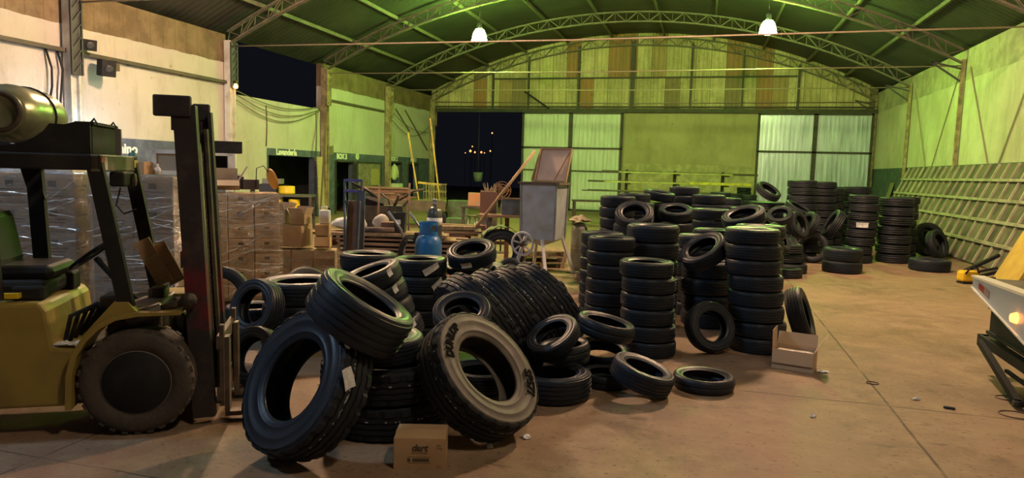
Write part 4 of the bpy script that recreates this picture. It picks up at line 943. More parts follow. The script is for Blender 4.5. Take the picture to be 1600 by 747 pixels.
# orange lid with a wire loop on the clear-wrapped stack
t = thing('round_lid', 'round orange lid with a wire loop on the clear-wrapped stack', 'lid', loc3(pb, rzb, .42, .02, 1.60), rzb)
MB().lathe([(0, .0), (.12, .0), (.15, .012), (.15, .03), (0, .03)], 24, Matrix.Translation((0, 0, .15)) @ Matrix.Rotation(R_(72), 4, 'Y') @ Matrix.Rotation(R_(-18), 4, 'X')).build('disc', mat('orange_paint', (0.62, 0.27, 0.03), 0.5), t)
MB().tube([(-.20, .0, .02), (-.19, .0, .30), (-.10, 0, .34), (-.02, 0, .24)], .008, 6).build('wire_loop', GRIME, t)
b = MB(); b.box((0, 0, .07), (.22, .2, .14), (0, 0, .2)); b.box((-.14, .05, .10), (.10, .1, .2), (.2, .3, 0)); o = b.build('junk_box', mat('purple_grey', (0.10, 0.09, 0.13), 0.7), None, loc3(pb, rzb, .14, .16, 1.60), (0, 0, rzb)); tag(o, 'dark cardboard sleeve behind the orange lid', 'box')
# near carton with lettering, and open carton by the straight stack
P1 = G(656, 728, 0); rz1 = R_(17)
t = open_carton(.33, .26, .205, V((P1.x-.02, P1.y+.07, 0)), rz1, 'small brown carton with dart lettering between the two big truck tyres', (-150, 150, 178, 178))
for c in list(t.children):
    if c.name.startswith('flap'): bpy.data.objects.remove(c)
b = MB(); b.bar((0, .13, .207), (0, .005, .213), .328, .004, (0, 0, 1)); b.build('flap', KRAFT, t)
b = MB(); b.bar((0, -.13, .207), (0, -.002, .225), .328, .004, (0, 0, 1)); b.build('flap', KRAFT, t)
ML = lambda x, z: basis((1, 0, 0), (0, 0, 1), (0, -1, 0), (x, -.1335, z))
text_mesh('printed_lettering', 'dart', .062, PRT, ML(.0, .145), t, .0006, bold=.003, shear=.2); text_mesh('printed_lettering', 'SOLUCIONES', .018, PRT, ML(.0, .112), t, .0006)
text_mesh('printed_lettering', '24u\n1.5kg', .02, PRT, ML(.125, .155), t, .0006); text_mesh('printed_lettering', 'dart', .018, PRT, ML(.125, .022), t, .0006, shear=.2)
b = MB()
for z in (.085, .045): b.box((0, -.1335, z), (.15, .001, .003))
b.box((.01, -.1335, .065), (.11, .001, .022)); b.box((-.068, -.1335, .065), (.02, .001, .022)); b.build('printed_mark', PRT, t)
P2 = G(1246, 579, 0); t = open_carton(.40, .29, .20, V((P2.x-.02, P2.y+.13, 0)), R_(-14), 'open brown carton with a raised flap on the floor by the straight tyre stack', (-80, 62, 88, 60), m=mat('pale_kraft', (0.50, 0.38, 0.26), 0.8))
b = MB(); b.box((-.06, -.149, .12), (.14, .0016, .03)); b.build('printed_mark', PRT, t)
MB().box((0, 0, .10), (.36, .25, .13), ch=.02).build('content_bag', mat('pale_bag', (0.55, 0.48, 0.40), 0.5, bump=.5, bscale=18), t)

# ================================================================== WORKSHOP CLUTTER IN THE MIDDLE
GREY = mat('galvanised', (0.36, 0.38, 0.40), 0.4, 0.5, (0.26, 0.27, 0.28), 5)
ZINC = mat('hopper_sheet', (0.46, 0.52, 0.60), 0.42, 0.3, (0.34, 0.34, 0.34), 3.5, 0.42, 0.7)
RUST = mat('rusty_steel', (0.22, 0.12, 0.07), 0.75, 0.2, (0.14, 0.085, 0.06), 5)
BLUE = mat('tank_blue', (0.02, 0.16, 0.44), 0.38, 0, (0.10, 0.11, 0.12), 3.2, 0.56, 0.75)
DGREY = mat('cylinder_grey', (0.07, 0.085, 0.08), 0.35, 0.3, (0.11, 0.11, 0.10), 4)
WOOD = mat('old_plank', (0.33, 0.215, 0.13), 0.8, 0, (0.19, 0.125, 0.08), 2.5, 0.35, 0.7, stretch=(1, 9, 9))
WOODR = mat('reddish_plank', (0.30, 0.16, 0.10), 0.8, 0, (0.17, 0.10, 0.07), 2.5, 0.35, 0.7, stretch=(1, 9, 9))
WOODP = mat('pale_pole', (0.46, 0.32, 0.19), 0.75, 0, (0.34, 0.23, 0.13), 3)
YGR = mat('yellow_paint', (0.60, 0.55, 0.05), 0.5, 0, (0.40, 0.34, 0.06), 4)
BSTEEL = mat('bluegrey_steel', (0.11, 0.13, 0.18), 0.5, 0.3, (0.08, 0.09, 0.11), 5)
FABW = mat('white_sack', (0.62, 0.64, 0.66), 0.75, 0, (0.50, 0.52, 0.54), 7, bump=0.5, bscale=14)
DKP = mat('dark_plastic', (0.03, 0.032, 0.038), 0.45)
GTARP = mat('green_tarp', (0.16, 0.26, 0.09), 0.7, 0, (0.24, 0.33, 0.16), 5)
def Z0(p): return V((p.x, p.y, 0))
def gas_tank(p, R, hgt, m, name, label, collar=True, valve=True, band=None):
    t = thing(name, label, 'gas tank', Z0(p), random.uniform(0, 3))
    pr = [(0, .03), (R*.6, .03), (R*.92, .08), (R, .14), (R, hgt-.16), (R*.93, hgt-.09), (R*.72, hgt-.03), (R*.4, hgt), (0, hgt+.005)]
    MB().lathe(pr, 28).build('body', m, t); MB().lathe([(R*.8, 0), (R*.86, 0), (R*.86, .07), (R*.8, .07)], 24, closed=True).build('foot_ring', m, t)
    MB().tube([(R*1.004*math.cos(2*PI*i/28), R*1.004*math.sin(2*PI*i/28), hgt*.5) for i in range(28)], .006, 5, closed=True).build('weld_seam', m, t)
    if collar:
        b = MB()
        for a0, a1, z0, z1 in ((0, 2*PI, hgt-.02, hgt+.03), (0, 2*PI, hgt+.13, hgt+.17), (.1, 1.0, hgt+.03, hgt+.13), (2.2, 3.2, hgt+.03, hgt+.13), (4.3, 5.3, hgt+.03, hgt+.13)):
            k = max(4, int((a1-a0)*5)); vs = []; fs = []
            for i in range(k+1):
                a = a0+(a1-a0)*i/k
                for r_ in (R*.66, R*.70):
                    for z in (z0, z1): vs.append(V((r_*math.cos(a), r_*math.sin(a), z)))
            for i in range(k):
                q = i*4; fs += [(q, q+4, q+5, q+1), (q+2, q+3, q+7, q+6), (q+1, q+5, q+7, q+3), (q, q+2, q+6, q+4)]
            b.add(vs, fs)
        b.build('collar', m, t)
    if valve: MB().lathe([(0, hgt), (.035, hgt), (.035, hgt+.06), (.02, hgt+.08), (.045, hgt+.09), (.045, hgt+.12), (0, hgt+.125)], 12).build('valve', GREY, t)
    if band: MB().lathe([(R*1.003, hgt*band), (R*1.006, hgt*band), (R*1.006, hgt*band+.12), (R*1.003, hgt*band+.12)], 24, closed=True).build('paper_band', LAB, t)
    return t
gas_tank(D(669, 400, 10.15), .195, 1.02, BLUE, 'gas_tank', 'large blue gas tank with collar behind the labelled tyre stack')
gas_tank(D(679, 345, 11.2), .125, 1.36, DGREY, 'oxygen_cylinder', 'slim dark grey gas cylinder with white band behind the blue tank', False, True, .78)
gas_tank(D(905, 380, 13.6), .165, 1.0, mat('tank_grey', (0.28, 0.28, 0.27), 0.5, 0.3, (0.20, 0.18, 0.15), 4), 'gas_tank', 'grey gas tank with rags on top behind the hopper cart', False, False)
p = D(905, 380, 13.6); crumple('rag_bundle', .42, .36, .16, mat('dirty_rags', (0.42, 0.36, 0.28), 0.9, 0, (0.22, 0.17, 0.13), 8), V((p.x, p.y, 1.005)), .4, 'bundle of dirty rags on top of the grey gas tank', 'rags', 5, 13)
# cylinder trolley
p = D(647, 385, 10.6); t = thing('cylinder_trolley', 'grey tube trolley with hoses beside the blue gas tank', 'trolley', Z0(p), TH)
for s in (-.16, .16): MB().tube([(s, .02, .1), (s, .03, .85), (s-.04, -.02, 1.02), (s-.22, -.10, 1.30)], .02, 8).build('handle', GREY, t)
b = MB(); 
for z in (.2, .55, .85): b.tube([(-.16, .03, z), (.16, .03, z)], .015, 6)
b.box((0, -.1, .03), (.36, .22, .02)); b.build('frame', GREY, t)
for s in (-.22, .22): MB().tube([(s-.03, .08, .14), (s+.03, .08, .14)], .14, 18).build('wheel', DKP, t)
b = MB()
for k in range(4):
    r_ = .16+.02*k; b.tube([(-.05+r_*math.cos(a)*.8, -.03-.02*k, .62+r_*1.5*math.sin(a)) for a in [2*PI*i/20 for i in range(20)]], .012, 6, closed=True)
b.build('coiled_hose', DKP, t); MB().box((.06, -.06, .95), (.10, .08, .10), ch=.02).build('regulator', RUST, t)
# lumber stack
pl_ = D(606, 380, 12.35); rzl = TH - .02; mats = (WOOD, WOODR, PALW, WOOD)
OW = ['bottom', 'second', 'third', 'fourth', 'fifth', 'sixth', 'top']
for k, s in enumerate((-.85, .0, .85)):
    o = MB().box((0, 0, .14), (.14, .7, .28)).build('timber_block', PALW, None, loc3(Z0(pl_), rzl, s, 0, 0), (0, 0, rzl)); tag(o, 'squared timber block under the lumber stack, %s' % ('carton end', 'middle', 'gas tank end')[k], 'block', 'blocks under the lumber stack')
z = .28
for r in range(7):
    hh = .032 if r % 2 else .05
    for c in (0, 1, 2):
        L_ = random.uniform(1.9, 2.45); o = MB().box((0, 0, 0), (L_, .2, hh)).build('lumber_plank', mats[(r+c) % 4], None, loc3(Z0(pl_), rzl, random.uniform(-.18, .22), -.25+.24*c, z+hh/2+.001), (0, 0, rzl + random.uniform(-.008, .008)))
        tag(o, 'old plank in the long lumber stack, %s layer, %s' % (OW[r], ('front edge', 'middle', 'rear edge')[c]), 'plank', 'planks of the long lumber stack')
    z += hh
    if r < 6:
        for k, s in enumerate((-.8, .8)):
            o = MB().box((0, 0, .018), (.06, .72, .036)).build('spacer_stick', PALW, None, loc3(Z0(pl_), rzl, s, 0, z+.002), (0, 0, rzl)); tag(o, 'spacer stick above the %s layer of the lumber stack, %s end' % (OW[r], ('carton', 'tank')[k]), 'stick', 'spacers of the lumber stack')
        z += .041
ZL = z + .002
def on_l(x, y, dz=0): return loc3(Z0(pl_), rzl, x, y, ZL+dz)
t = thing('plastic_bin', 'black plastic bin with white label on the lumber stack', 'bin', on_l(.24, -.12), rzl)
b = MB(); b.lathe([(.12, 0), (.15, .34), (.165, .34), (.165, .36), (.14, .36), (.11, .015), (0, .015)], 4, Matrix.Rotation(PI/4, 4, 'Z'), smooth=False); b.build('body', DKP, t)
MB().box((-.02, -.108, .20), (.09, .003, .08), (.06, 0, 0)).build('white_label', LAB, t)
def sack(loc, rz, sx, sy, sz, m, label, seed):
    bm = bmesh.new(); bmesh.ops.create_icosphere(bm, subdivisions=4, radius=1.0)
    for v in bm.verts:
        c = v.co.copy(); q = noise.noise(c*1.8+V((seed, 0, 0))); f = 1+.16*q
        x = math.copysign(abs(c.x)**.75, c.x); zz_ = math.copysign(abs(c.z)**.7, c.z)
        v.co = V((x*sx/2*f, c.y*sy/2*f, max(-.5, zz_*.5)*sz*(1-.45*max(0, -x)) + sz*.5*(1-.0) - .5*sz*.45*max(0, -x)*0))
    lo = min(v.co.z for v in bm.verts)
    for v in bm.verts: v.co.z -= lo
    me = bpy.data.meshes.new('sack'); bm.to_mesh(me); bm.free(); me.materials.append(m)
    for f_ in me.polygons: f_.use_smooth = True
    o = bpy.data.objects.new('sack', me); COL.objects.link(o); o.location = loc; o.rotation_euler = (0, 0, rz); return tag(o, label, 'sack')
sack(on_l(-.70, 0, .003), rzl, .62, .34, .26, FABW, 'white plastic sack lying on the carton end of the lumber stack', 2)
sack(on_l(-.18, .22, .003), rzl+.2, .28, .22, .30, mat('dirty_pale_sack', (0.45, 0.40, 0.36), 0.8, bump=.5, bscale=12), 'small dirty sack on the lumber stack behind the steel channel', 8)
b = MB().tube([(-.28, 0, .05), (.28, 0, .05)], .05, 12); o = b.build('fabric_roll', mat('dark_roll', (0.06, 0.045, 0.05), 0.8, 0, (0.14, 0.10, 0.08), 9), None, on_l(-.12, -.26, .003), (0, 0, rzl)); tag(o, 'dark rolled fabric on the front edge of the lumber stack', 'roll')
o = MB().box((0, 0, .09), (.26, .2, .18), ch=.02).build('clay_box', RUST, None, on_l(.02, .0, .003), (0, 0, rzl)); tag(o, 'reddish box beside the black bin on the lumber stack', 'box')
crumple('green_cloth', .26, .22, .3, GTARP, on_l(.13, .33, .003), .2, 'pale green cloth heap behind the reddish box', 'cloth', 9, 13)
# trestle of junk metal behind the lumber
pj = D(590, 350, 14.2); t = thing('scrap_heap', 'dark bent scrap metal heap behind the lumber stack', 'scrap', Z0(pj), TH)
random.seed(31)
for k in range(10):
    a = V((random.uniform(-.6, .6), random.uniform(-.2, .2), random.uniform(0.0, .9))); c = a + V((random.uniform(-.5, .5), random.uniform(-.2, .2), random.uniform(.1, .55))); a.z += .42; c.z += .42; MB().tube([a, (a+c)/2+V((.05, 0, .08)), c], random.uniform(.02, .045), 7).build('bent_bar', (BLK, GRIME, GRIME)[k % 3], t)
b = MB(); b.box((0, 0, .6), (1.1, .5, 1.2)); b.build('crate', GRIME, t); MB().box((-.1, -.1, 1.30), (.5, .3, .14), (.4, .3, .2)).build('bent_plate', BLK, t)
for k, (x, yb, yt, dd) in enumerate(((590, 333, 288, 13.2), (640, 345, 286, 13.0))):
    a = D(x-2, yb, dd); c = D(x+3*(1-k), yt, dd); o = MB().tube([(a.x, a.y, 0.0), (c.x, c.y, c.z)], .018, 6).build('steel_rod', RUST, None); tag(o, 'thin upright rusty rod %s' % ('behind the white sack' if k == 0 else 'rising beside the black bin'), 'rod')
# blue hand truck and steel channels standing in front
ph = D(552, 340, 9.75); t = thing('hand_truck', 'blue tubular hand truck standing behind the steel channel', 'hand truck', Z0(ph), TH)
for s in (-.12, .12): MB().tube([(s, 0, .12), (s, 0, 1.78)], .017, 8).build('upright', BSTEEL, t)
for z in (1.77, 1.62, 1.47, .8): MB().box((0, 0, z), (.25, .03, .035)).build('cross_bar', mat('violet_blue', (0.10, 0.09, 0.36), 0.5) if z > 1.5 else BSTEEL, t)
MB().box((0, -.1, .04), (.30, .2, .02)).build('toe_plate', BSTEEL, t)
for s in (-.16, .16): MB().tube([(s-.025, .07, .13), (s+.025, .07, .13)], .13, 18).build('wheel', DKP, t)
def channel(px, py, dep, rz, wd, dp, label, lean):
    p = D(px, py, dep); t = thing('steel_channel', label, 'channel', Z0(p), rz, 'steel channels by the hand truck'); h = p.z
    b = MB()
    for s in (-1, 1): b.bar((s*wd/2, -dp/2, .0), (s*wd/2+lean, -dp/2+.05, h), .012, dp, (0, 1, 0))
    b.build('flange', BSTEEL, t); MB().bar((0, 0, 0.001), (lean, .05, h), wd, .01, (0, 1, 0)).build('web', RUST, t)
channel(547, 314, 9.1, TH, .15, .06, 'rusty-faced steel channel upright in front of the hand truck', .05)
o_p = D(561, 299, 9.25); t = MB().bar((0, 0, 0), (.02, .06, o_p.z), .10, .05, (0, 1, 0)).build('steel_bar', BSTEEL, None, Z0(o_p), (0, 0, TH)); tag(t, 'tall blue-grey steel bar upright beside the rusty-faced channel', 'bar')
# right part: splintered plank heap
random.seed(5); pr_ = D(704, 385, 13.5); z = .0
for r in range(12):
    hh = random.uniform(.045, .07)
    for c in (0, 1):
        L_ = random.uniform(.75, 1.15); a = TH + random.uniform(-.10, .10)
        o = MB().box((0, 0, 0), (L_, .22, hh)).build('broken_board', (WOODR, WOOD, PALW)[(r+c) % 3], None, loc3(Z0(pr_), TH, random.uniform(-.15, .15), -.2+.4*c, z+hh/2+.001), (0, 0, a)); tag(o, 'broken board in the heap behind the tipped tyre, %s layer, %s' % (['lowest', 'second', 'third', 'fourth', 'fifth', 'sixth', 'seventh', 'eighth', 'ninth', 'tenth', 'eleventh', 'top'][r], ('front', 'rear')[c]), 'board', 'boards of the broken heap')
    z += .075
crumple('white_cover', .55, .35, .14, mat('white_plastic_sheet', (0.66, 0.66, 0.64), 0.5), Z0(D(722, 420, 10.4)) + V((0, 0, .0)), .3, 'white plastic sheet on the floor behind the tipped tyre', 'sheet', 12, 13)
# hopper cart
pc_ = D(850, 330, 12.75); rh = R_(-9); t = thing('hopper_cart', 'grey sheet-metal hopper cart with spoked wheel and raised lid', 'cart', Z0(pc_), rh)
hw, hd = .345, .30; zt_, zb_ = 1.74, .74
b = MB(); q = [(-hw, -hd), (hw, -hd), (hw, hd), (-hw, hd)]; bt = [(-hw+.01, -hd+.02), (hw-.04, -hd+.02), (hw-.04, hd-.05), (-hw+.01, hd-.05)]
vs = [V((x, y, zt_)) for x, y in q] + [V((x, y, zb_)) for x, y in bt] + [V((.0, -.05, .60)), V((.0, .1, .60))]
b.add(vs, [(0, 4, 5, 1), (1, 5, 6, 2), (2, 6, 7, 3), (3, 7, 4, 0), (4, 8, 5), (5, 8, 9, 6), (6, 9, 7), (7, 9, 8, 4)]); b.build('hopper', ZINC, t)
b = MB()
for (x0, y0), (x1, y1) in zip(q, q[1:]+q[:1]): b.bar((x0*1.06, y0*1.06, zt_+.02), (x1*1.06, y1*1.06, zt_+.02), .07, .04, (0, 0, 1))
b.build('rim', BRN, t)
for x, y in q: MB().bar((x, y, zt_), (x*.93, y*.93, zb_), .035).build('corner_angle', GREY, t)
for s, e in (((-.22, -hd, .78), (-.40, -.52, 0.01)), ((.10, -hd, .74), (.36, -.66, 0.01)), ((-.22, hd-.05, .78), (-.40, .52, 0.01)), ((.28, hd-.05, .78), (.46, .52, 0.01))): MB().bar(s, e, .05, .055).build('leg', mat('pale_grey_paint', (0.62, 0.64, 0.67), 0.45, 0, (0.5, 0.5, 0.5), 5), t)
MB().bar((-.42, -.50, .12), (.36, -.60, .12), .035).build('foot_bar', GRIME, t)
wc = V((-.24, -.40, .66)); wl = MB(); 
wl.tube([wc + V((.205*math.cos(2*PI*i/30), 0, .205*math.sin(2*PI*i/30))) for i in range(30)], .022, 8, closed=True); PGREY = mat('pale_grey_paint', (0.62, 0.64, 0.67), 0.45, 0, (0.5, 0.5, 0.5), 5); wo = wl.build('wheel', PGREY, t)
for k in range(7): a = 2*PI*k/7+.2; MB().bar(wc, wc+V((.2*math.cos(a), 0, .2*math.sin(a))), .03, .02, (0, 1, 0)).build('spoke', PGREY, wo)
MB().tube([wc+V((0, -.05, 0)), wc+V((0, .12, 0))], .055, 12).build('hub', GRIME, wo)
ld = MB(); A = V((-.36, .26, zt_+.05)); B_ = V((.30, .30, zt_+.05)); Cc = V((.36, .42, 2.40)); Dd = V((-.24, .40, 2.40)); nrm = (B_-A).cross(Dd-A).normalized()*.018
ld.add([A, B_, Cc, Dd, A+nrm, B_+nrm, Cc+nrm, Dd+nrm], [(0, 1, 2, 3), (7, 6, 5, 4), (0, 4, 5, 1), (1, 5, 6, 2), (2, 6, 7, 3), (3, 7, 4, 0)]); lo_ = ld.build('lid', mat('pinkish_board', (0.74, 0.58, 0.50), 0.7, 0, (0.66, 0.50, 0.42), 4), t)
b = MB()
for a, c in ((A, B_), (B_, Cc), (Cc, Dd), (Dd, A)): b.bar(a+nrm*1.6, c+nrm*1.6, .05, .03)
b.bar(Cc+nrm*2.0, A*.35+B_*.65+nrm*2.0, .022); b.bar(A*.9+B_*.1+nrm*1.9, Dd+nrm*1.9, .07, .02); b.build('lid_frame', WOODP, lo_)
# bench with trough, pole, board
pb_ = D(783, 340, 13.9); t = thing('work_bench', 'rough bench on pale posts beside the hopper cart', 'bench', Z0(pb_), TH)
MB().box((.05, 0, 1.07), (.98, .5, .05)).build('bench_top', WOOD, t)
for x, y, m_ in ((-.34, -.16, GREY), (-.22, .0, GREY), (.12, .16, WOODR), (.42, -.1, WOODR)): MB().box((x, y, .52), (.09, .09, 1.04)).build('leg', m_, t)
MB().box((.05, .18, .5), (.86, .04, .07)).build('stretcher', WOODR, t)
zt2 = 1.097; p0 = loc3(Z0(pb_), TH, .24, .02, zt2); t = thing('metal_trough', 'dark metal trough on the rough bench', 'trough', p0, TH)
b = MB(); b.box((0, -.19, .16), (.46, .02, .31)); b.box((0, .19, .16), (.46, .02, .31)); b.box((-.22, 0, .16), (.02, .38, .31)); b.box((.22, 0, .16), (.02, .38, .31)); b.box((0, 0, .01), (.46, .38, .02)); b.build('body', BSTEEL, t)
b = MB(); 
for y in (-.19, .19): b.box((0, y, .32), (.5, .05, .02))
b.build('rim', RUST, t)
o = MB().box((0, 0, .22), (.34, .03, .44), (.12, 0, 0)).build('brown_panel', mat('red_brown_panel', (0.24, 0.13, 0.10), 0.7), None, loc3(Z0(pb_), TH, -.27, .19, zt2+.003), (0, 0, TH)); tag(o, 'reddish brown panel standing upright on the rough bench', 'panel')
t = thing('dried_plant', 'dried spiky plant bunch on top of a dark tin behind the bench', 'plant', Z0(D(765, 320, 14.9)), 0)
MB().lathe([(0, 0), (.16, 0), (.18, 1.3), (.12, 1.34), (0, 1.34)], 14).build('tin', GRIME, t)
b = MB(); random.seed(4)
for k in range(26):
    a = random.uniform(0, 6.28); r_ = random.uniform(.05, .22); b.tube([(0.05*math.cos(a), .05*math.sin(a), 1.3), (r_*.6*math.cos(a), r_*.6*math.sin(a), 1.52), (r_*math.cos(a), r_*math.sin(a), 1.5+random.uniform(.02, .22))], [.02, .016, .004], 5)
b.build('foliage', mat('dried_stems', (0.26, 0.20, 0.13), 0.9), t)
a = D(836, 236, 13.05); c = D(738, 362, 13.35); o = MB().tube([c + (c-a)*.0, a], .028, 8).build('wooden_pole', WOODP, None); tag(o, 'long pale wooden pole leaning diagonally from bench to hopper lid', 'pole')
pt_ = Z0(D(782, 400, 12.95)); tyre('truck', (pt_.x, pt_.y, .445), (.42, -.9, .10), .44, .25, 'big tyre with a green tarp over it, under the bench', 'tyres in the workshop corner')
b = MB(); vs = []; fs = []
for i in range(15):
    a = R_(40+100*i/14)
    for j in range(4): vs.append(V(((.465+.015*math.sin(i*1.7))*math.cos(a), -.16+.32*j/3, (.475+.02*math.sin(i*1.7+j))*math.sin(a))))
for i in range(14):
    for j in range(3): fs.append((i*4+j, i*4+j+1, i*4+j+5, i*4+j+4))
b.add(vs, fs, True); o = b.build('green_tarp', GTARP, None, (pt_.x, pt_.y, .46), (0, 0, R_(25))); so = o.modifiers.new('thick', 'SOLIDIFY'); so.thickness = .008; so.offset = 1; tag(o, 'dull green tarp draped over the big tyre under the bench', 'tarp')
pd = G(888, 433); pallet(V((pd.x+.46, pd.y-.05, 0)), TH+.2, .56, .5, 'wooden pallet with the green drill in front of the grey gas tank')
pd2 = G(822, 436); pallet(V((pd2.x-.55, pd2.y-.35, 0)), TH-.1, .55, .45, 'wooden pallet on the floor behind the spoked wheel')
t = thing('power_drill', 'dark green power drill lying on the pallet by the hopper cart', 'drill', V((pd.x+.46, pd.y-.07, .118)), TH+.1)
dg_ = mat('drill_green', (0.02, 0.10, 0.08), 0.4)
MB().tube([(-.17, 0, .09), (-.12, 0, .09), (.10, 0, .09), (.16, 0, .09)], [.05, .085, .085, .06], 16).build('body', dg_, t); MB().tube([(.16, 0, .09), (.22, 0, .09)], [.035, .02], 12).build('chuck', GREY, t); MB().tube([(-.12, 0, .06), (-.2, -.08, .045), (-.26, -.16, .035)], .034, 10).build('handle', DKP, t)
MB().tube([(-.26, -.16, .03), (-.4, -.2, .02), (-.5, -.1, .02)], .008, 6).build('cord', DKP, t)
for k, (x, y, dz) in enumerate(((790, 404, 0),)): carton(.34, .26, .24, Z0(D(x+(14 if k else 0), y, 12.5 if k else 11.3)), TH+.3*k, ['tan carton under the big tarp-covered tyre, towards the gas tanks', 'tan carton tucked behind the spoked wheel'][k], None, KRAFT, False)

for k in range(3): pallet(loc3(Z0(D(846, 400, 14.6)), TH+.1*k, .0, .0, .1165*k), TH+.1*k, .95, .75, '%s wooden pallet of three stacked behind the hopper cart' % ('lowest', 'middle', 'top')[k])
pw2 = Z0(D(797, 425, 11.9)); t = thing('cart_wheel', 'loose grey spare wheel standing on the floor by the spoked wheel', 'wheel', (pw2.x, pw2.y, 0), TH)
Mw = Matrix.Translation((0, 0, .242)) @ Matrix.Rotation(R_(72), 4, 'X'); MB().lathe([(.14, -.07), (.22, -.08), (.24, -.04), (.24, .04), (.22, .08), (.14, .07)], 28, Mw, closed=True).build('tyre', RB_SIDE, t); MB().lathe([(0, .03), (.05, .04), (.06, .01), (.12, .0), (.145, .06), (.14, -.05), (0, -.05)], 20, Mw).build('rim', GREY, t)
# ---- far side: trailer with planks, yard items, doors
pt = D(650, 318, 24.2); pt.z = 0; rt = TH+R_(4); t = thing('trailer', 'small green trailer loaded with planks, yellow rack posts on it', 'trailer', pt, rt)
YG2 = mat('green_yellow_steel', (0.30, 0.36, 0.08), 0.6, 0, (0.20, 0.22, 0.07), 4)
MB().box((-.2, 0, .82), (2.5, 1.3, .10)).build('bed', YG2, t)
for y in (-.66, .66): MB().box((-.2, y, .72), (2.5, .03, .36)).build('side_board', mat('trailer_side', (0.10, 0.10, 0.06), 0.7, 0, (0.16, 0.13, 0.07), 4), t)
for s in (-.70, .70):
    o = MB().lathe([(.14, -.08), (.26, -.09), (.29, -.05), (.29, .05), (.26, .09), (.14, .08)], 28, Matrix.Translation((.82, s*1.05, .292)) @ Matrix.Rotation(PI/2, 4, 'X'), closed=True).build('wheel', RB_FAR, t)
    MB().lathe([(0, .0), (.05, .03), (.10, .03), (.15, .06), (.16, .08)], 20, Matrix.Translation((.82, s*1.05, .292)) @ Matrix.Rotation(PI/2, 4, 'X')).build('rim', mat('rim_pale', (0.6, 0.6, 0.5), 0.4), o)
for y in (-.62, .62):
    b = MB()
    for k in range(9): b.bar((.30+k*.09, y, .87), (.30+k*.09, y, 1.45), .014)
    for z in (.95, 1.2, 1.45): b.bar((.28, y, z), (1.06, y, z), .018)
    b.build('side_rail', YG2, t)
MB().box((.82, 0, .29), (.06, 1.5, .06)).build('axle', GRIME, t); MB().bar((.98, 0, .8), (.98, 0, .3), .06).build('hanger', GRIME, t)
MB().bar((-1.3, -.3, .77), (-1.9, 0, .5), .06).bar((-1.3, .3, .77), (-1.9, 0, .5), .06).build('tow_bar', GRIME, t); MB().box((-1.85, 0, .25), (.07, .07, .5)).build('jockey_leg', GRIME, t)
for x0, x1 in ((.12, -.28), (.84, .46)): MB().bar((x0, -.3, .87), (x1, -.3, 3.2 if x0 < .5 else 3.7), .05).build('rack_post', YGR, t)
MB().bar((.08, -.3, 1.50), (.86, -.3, 1.44), .07).build('rack_bar', YGR, t)
random.seed(9); pw_ = ['lowest', 'second', 'third', 'fourth', 'fifth', 'sixth', 'top']
for k in range(7):
    o = MB().box((0, 0, 0), (random.uniform(1.6, 2.2), .28, .055)).build('trailer_plank', (WOOD, WOODR, PALW)[k % 3], None, loc3(pt, rt, -1.0+random.uniform(-.2, .1), .12+random.uniform(-.06, .1), .905+k*.062), (0, random.uniform(-.008, .008), rt+random.uniform(-.14, .14))); tag(o, 'weathered plank in the pile on the green trailer, %s one' % pw_[k], 'plank', 'planks on the trailer')
for k, (x, y, dd, s) in enumerate(((703, 335, 23.5, (.62, .5, .42)), (716, 318, 24.5, (.72, .5, .9)))):
    o = MB().box((0, 0, s[2]/2), s, ch=.02).build('green_crate', mat('crate_green', (0.12, 0.20, 0.09), 0.7, 0, (0.08, 0.12, 0.06), 4), None, Z0(D(x+(0 if k else 10), y, dd-1.2*(1-k))), (0, 0, TH)); tag(o, ['low green crate in front of the tall one by the gateway', 'tall green crate by the trailer wheel'][k], 'crate')
po = Z0(D(742, 320, 21.0)); t = thing('bench_stand', 'dark stand holding an orange box near the open gateway', 'stand', po, TH)
MB().box((0, 0, .86), (.8, .5, .06)).build('top', GRIME, t)
for x in (-.34, .34):
    for y in (-.2, .2): MB().box((x, y, .42), (.06, .06, .84)).build('leg', GRIME, t)
o = MB().box((0, 0, .2), (.40, .3, .40), ch=.01).build('orange_box', mat('dull_orange', (0.46, 0.22, 0.09), 0.7, 0, (0.36, 0.24, 0.14), 5), None, po+V((0, 0, .892)), (0, 0, TH)); tag(o, 'dull orange box on the dark stand by the gateway', 'box')
for k, (x, dd) in enumerate(((738, 17.6), (752, 17.9))):
    ps = Z0(D(x, 345, dd)); t = thing('metal_stool', 'thin-legged metal stool behind the plank heap, %s one' % ('trailer-side' if k == 0 else 'bench-side'), 'stool', ps, TH, 'metal stools')
    MB().lathe([(0, .80), (.17, .80), (.17, .83), (0, .83)], 18).build('seat', GRIME, t)
    for a in (.6, 2.2, 3.7, 5.3): MB().tube([(.10*math.cos(a), .10*math.sin(a), .8), (.2*math.cos(a), .2*math.sin(a), 0)], .013, 6).build('leg', GREY, t)
pf = Z0(D(784, 310, 16.6)); t = thing('standing_fan', 'round brown fan on a pole behind the wooden pole', 'fan', pf, TH)
MB().tube([(0, 0, .02), (0, 0, 1.45)], .022, 8).build('pole', GRIME, t); MB().lathe([(0, 0), (.22, 0), (.2, .03), (0, .04)], 20).build('base', GRIME, t)
b = MB()
for r_ in (.08, .15, .215): b.tube([(r_*math.cos(2*PI*i/24), -.05, 1.5+r_*math.sin(2*PI*i/24)) for i in range(24)], .008, 5, closed=True)
for k in range(12): b.bar((0, -.05, 1.5), (.215*math.cos(k*PI/6), -.05, 1.5+.215*math.sin(k*PI/6)), .006)
b.build('guard', RUST, t)
for k in range(3): MB().box((.1*math.cos(k*2.09), -.02, 1.5+.1*math.sin(k*2.09)), (.17, .02, .09), (0.3, -k*2.09, 0)).build('blade', RUST, t)
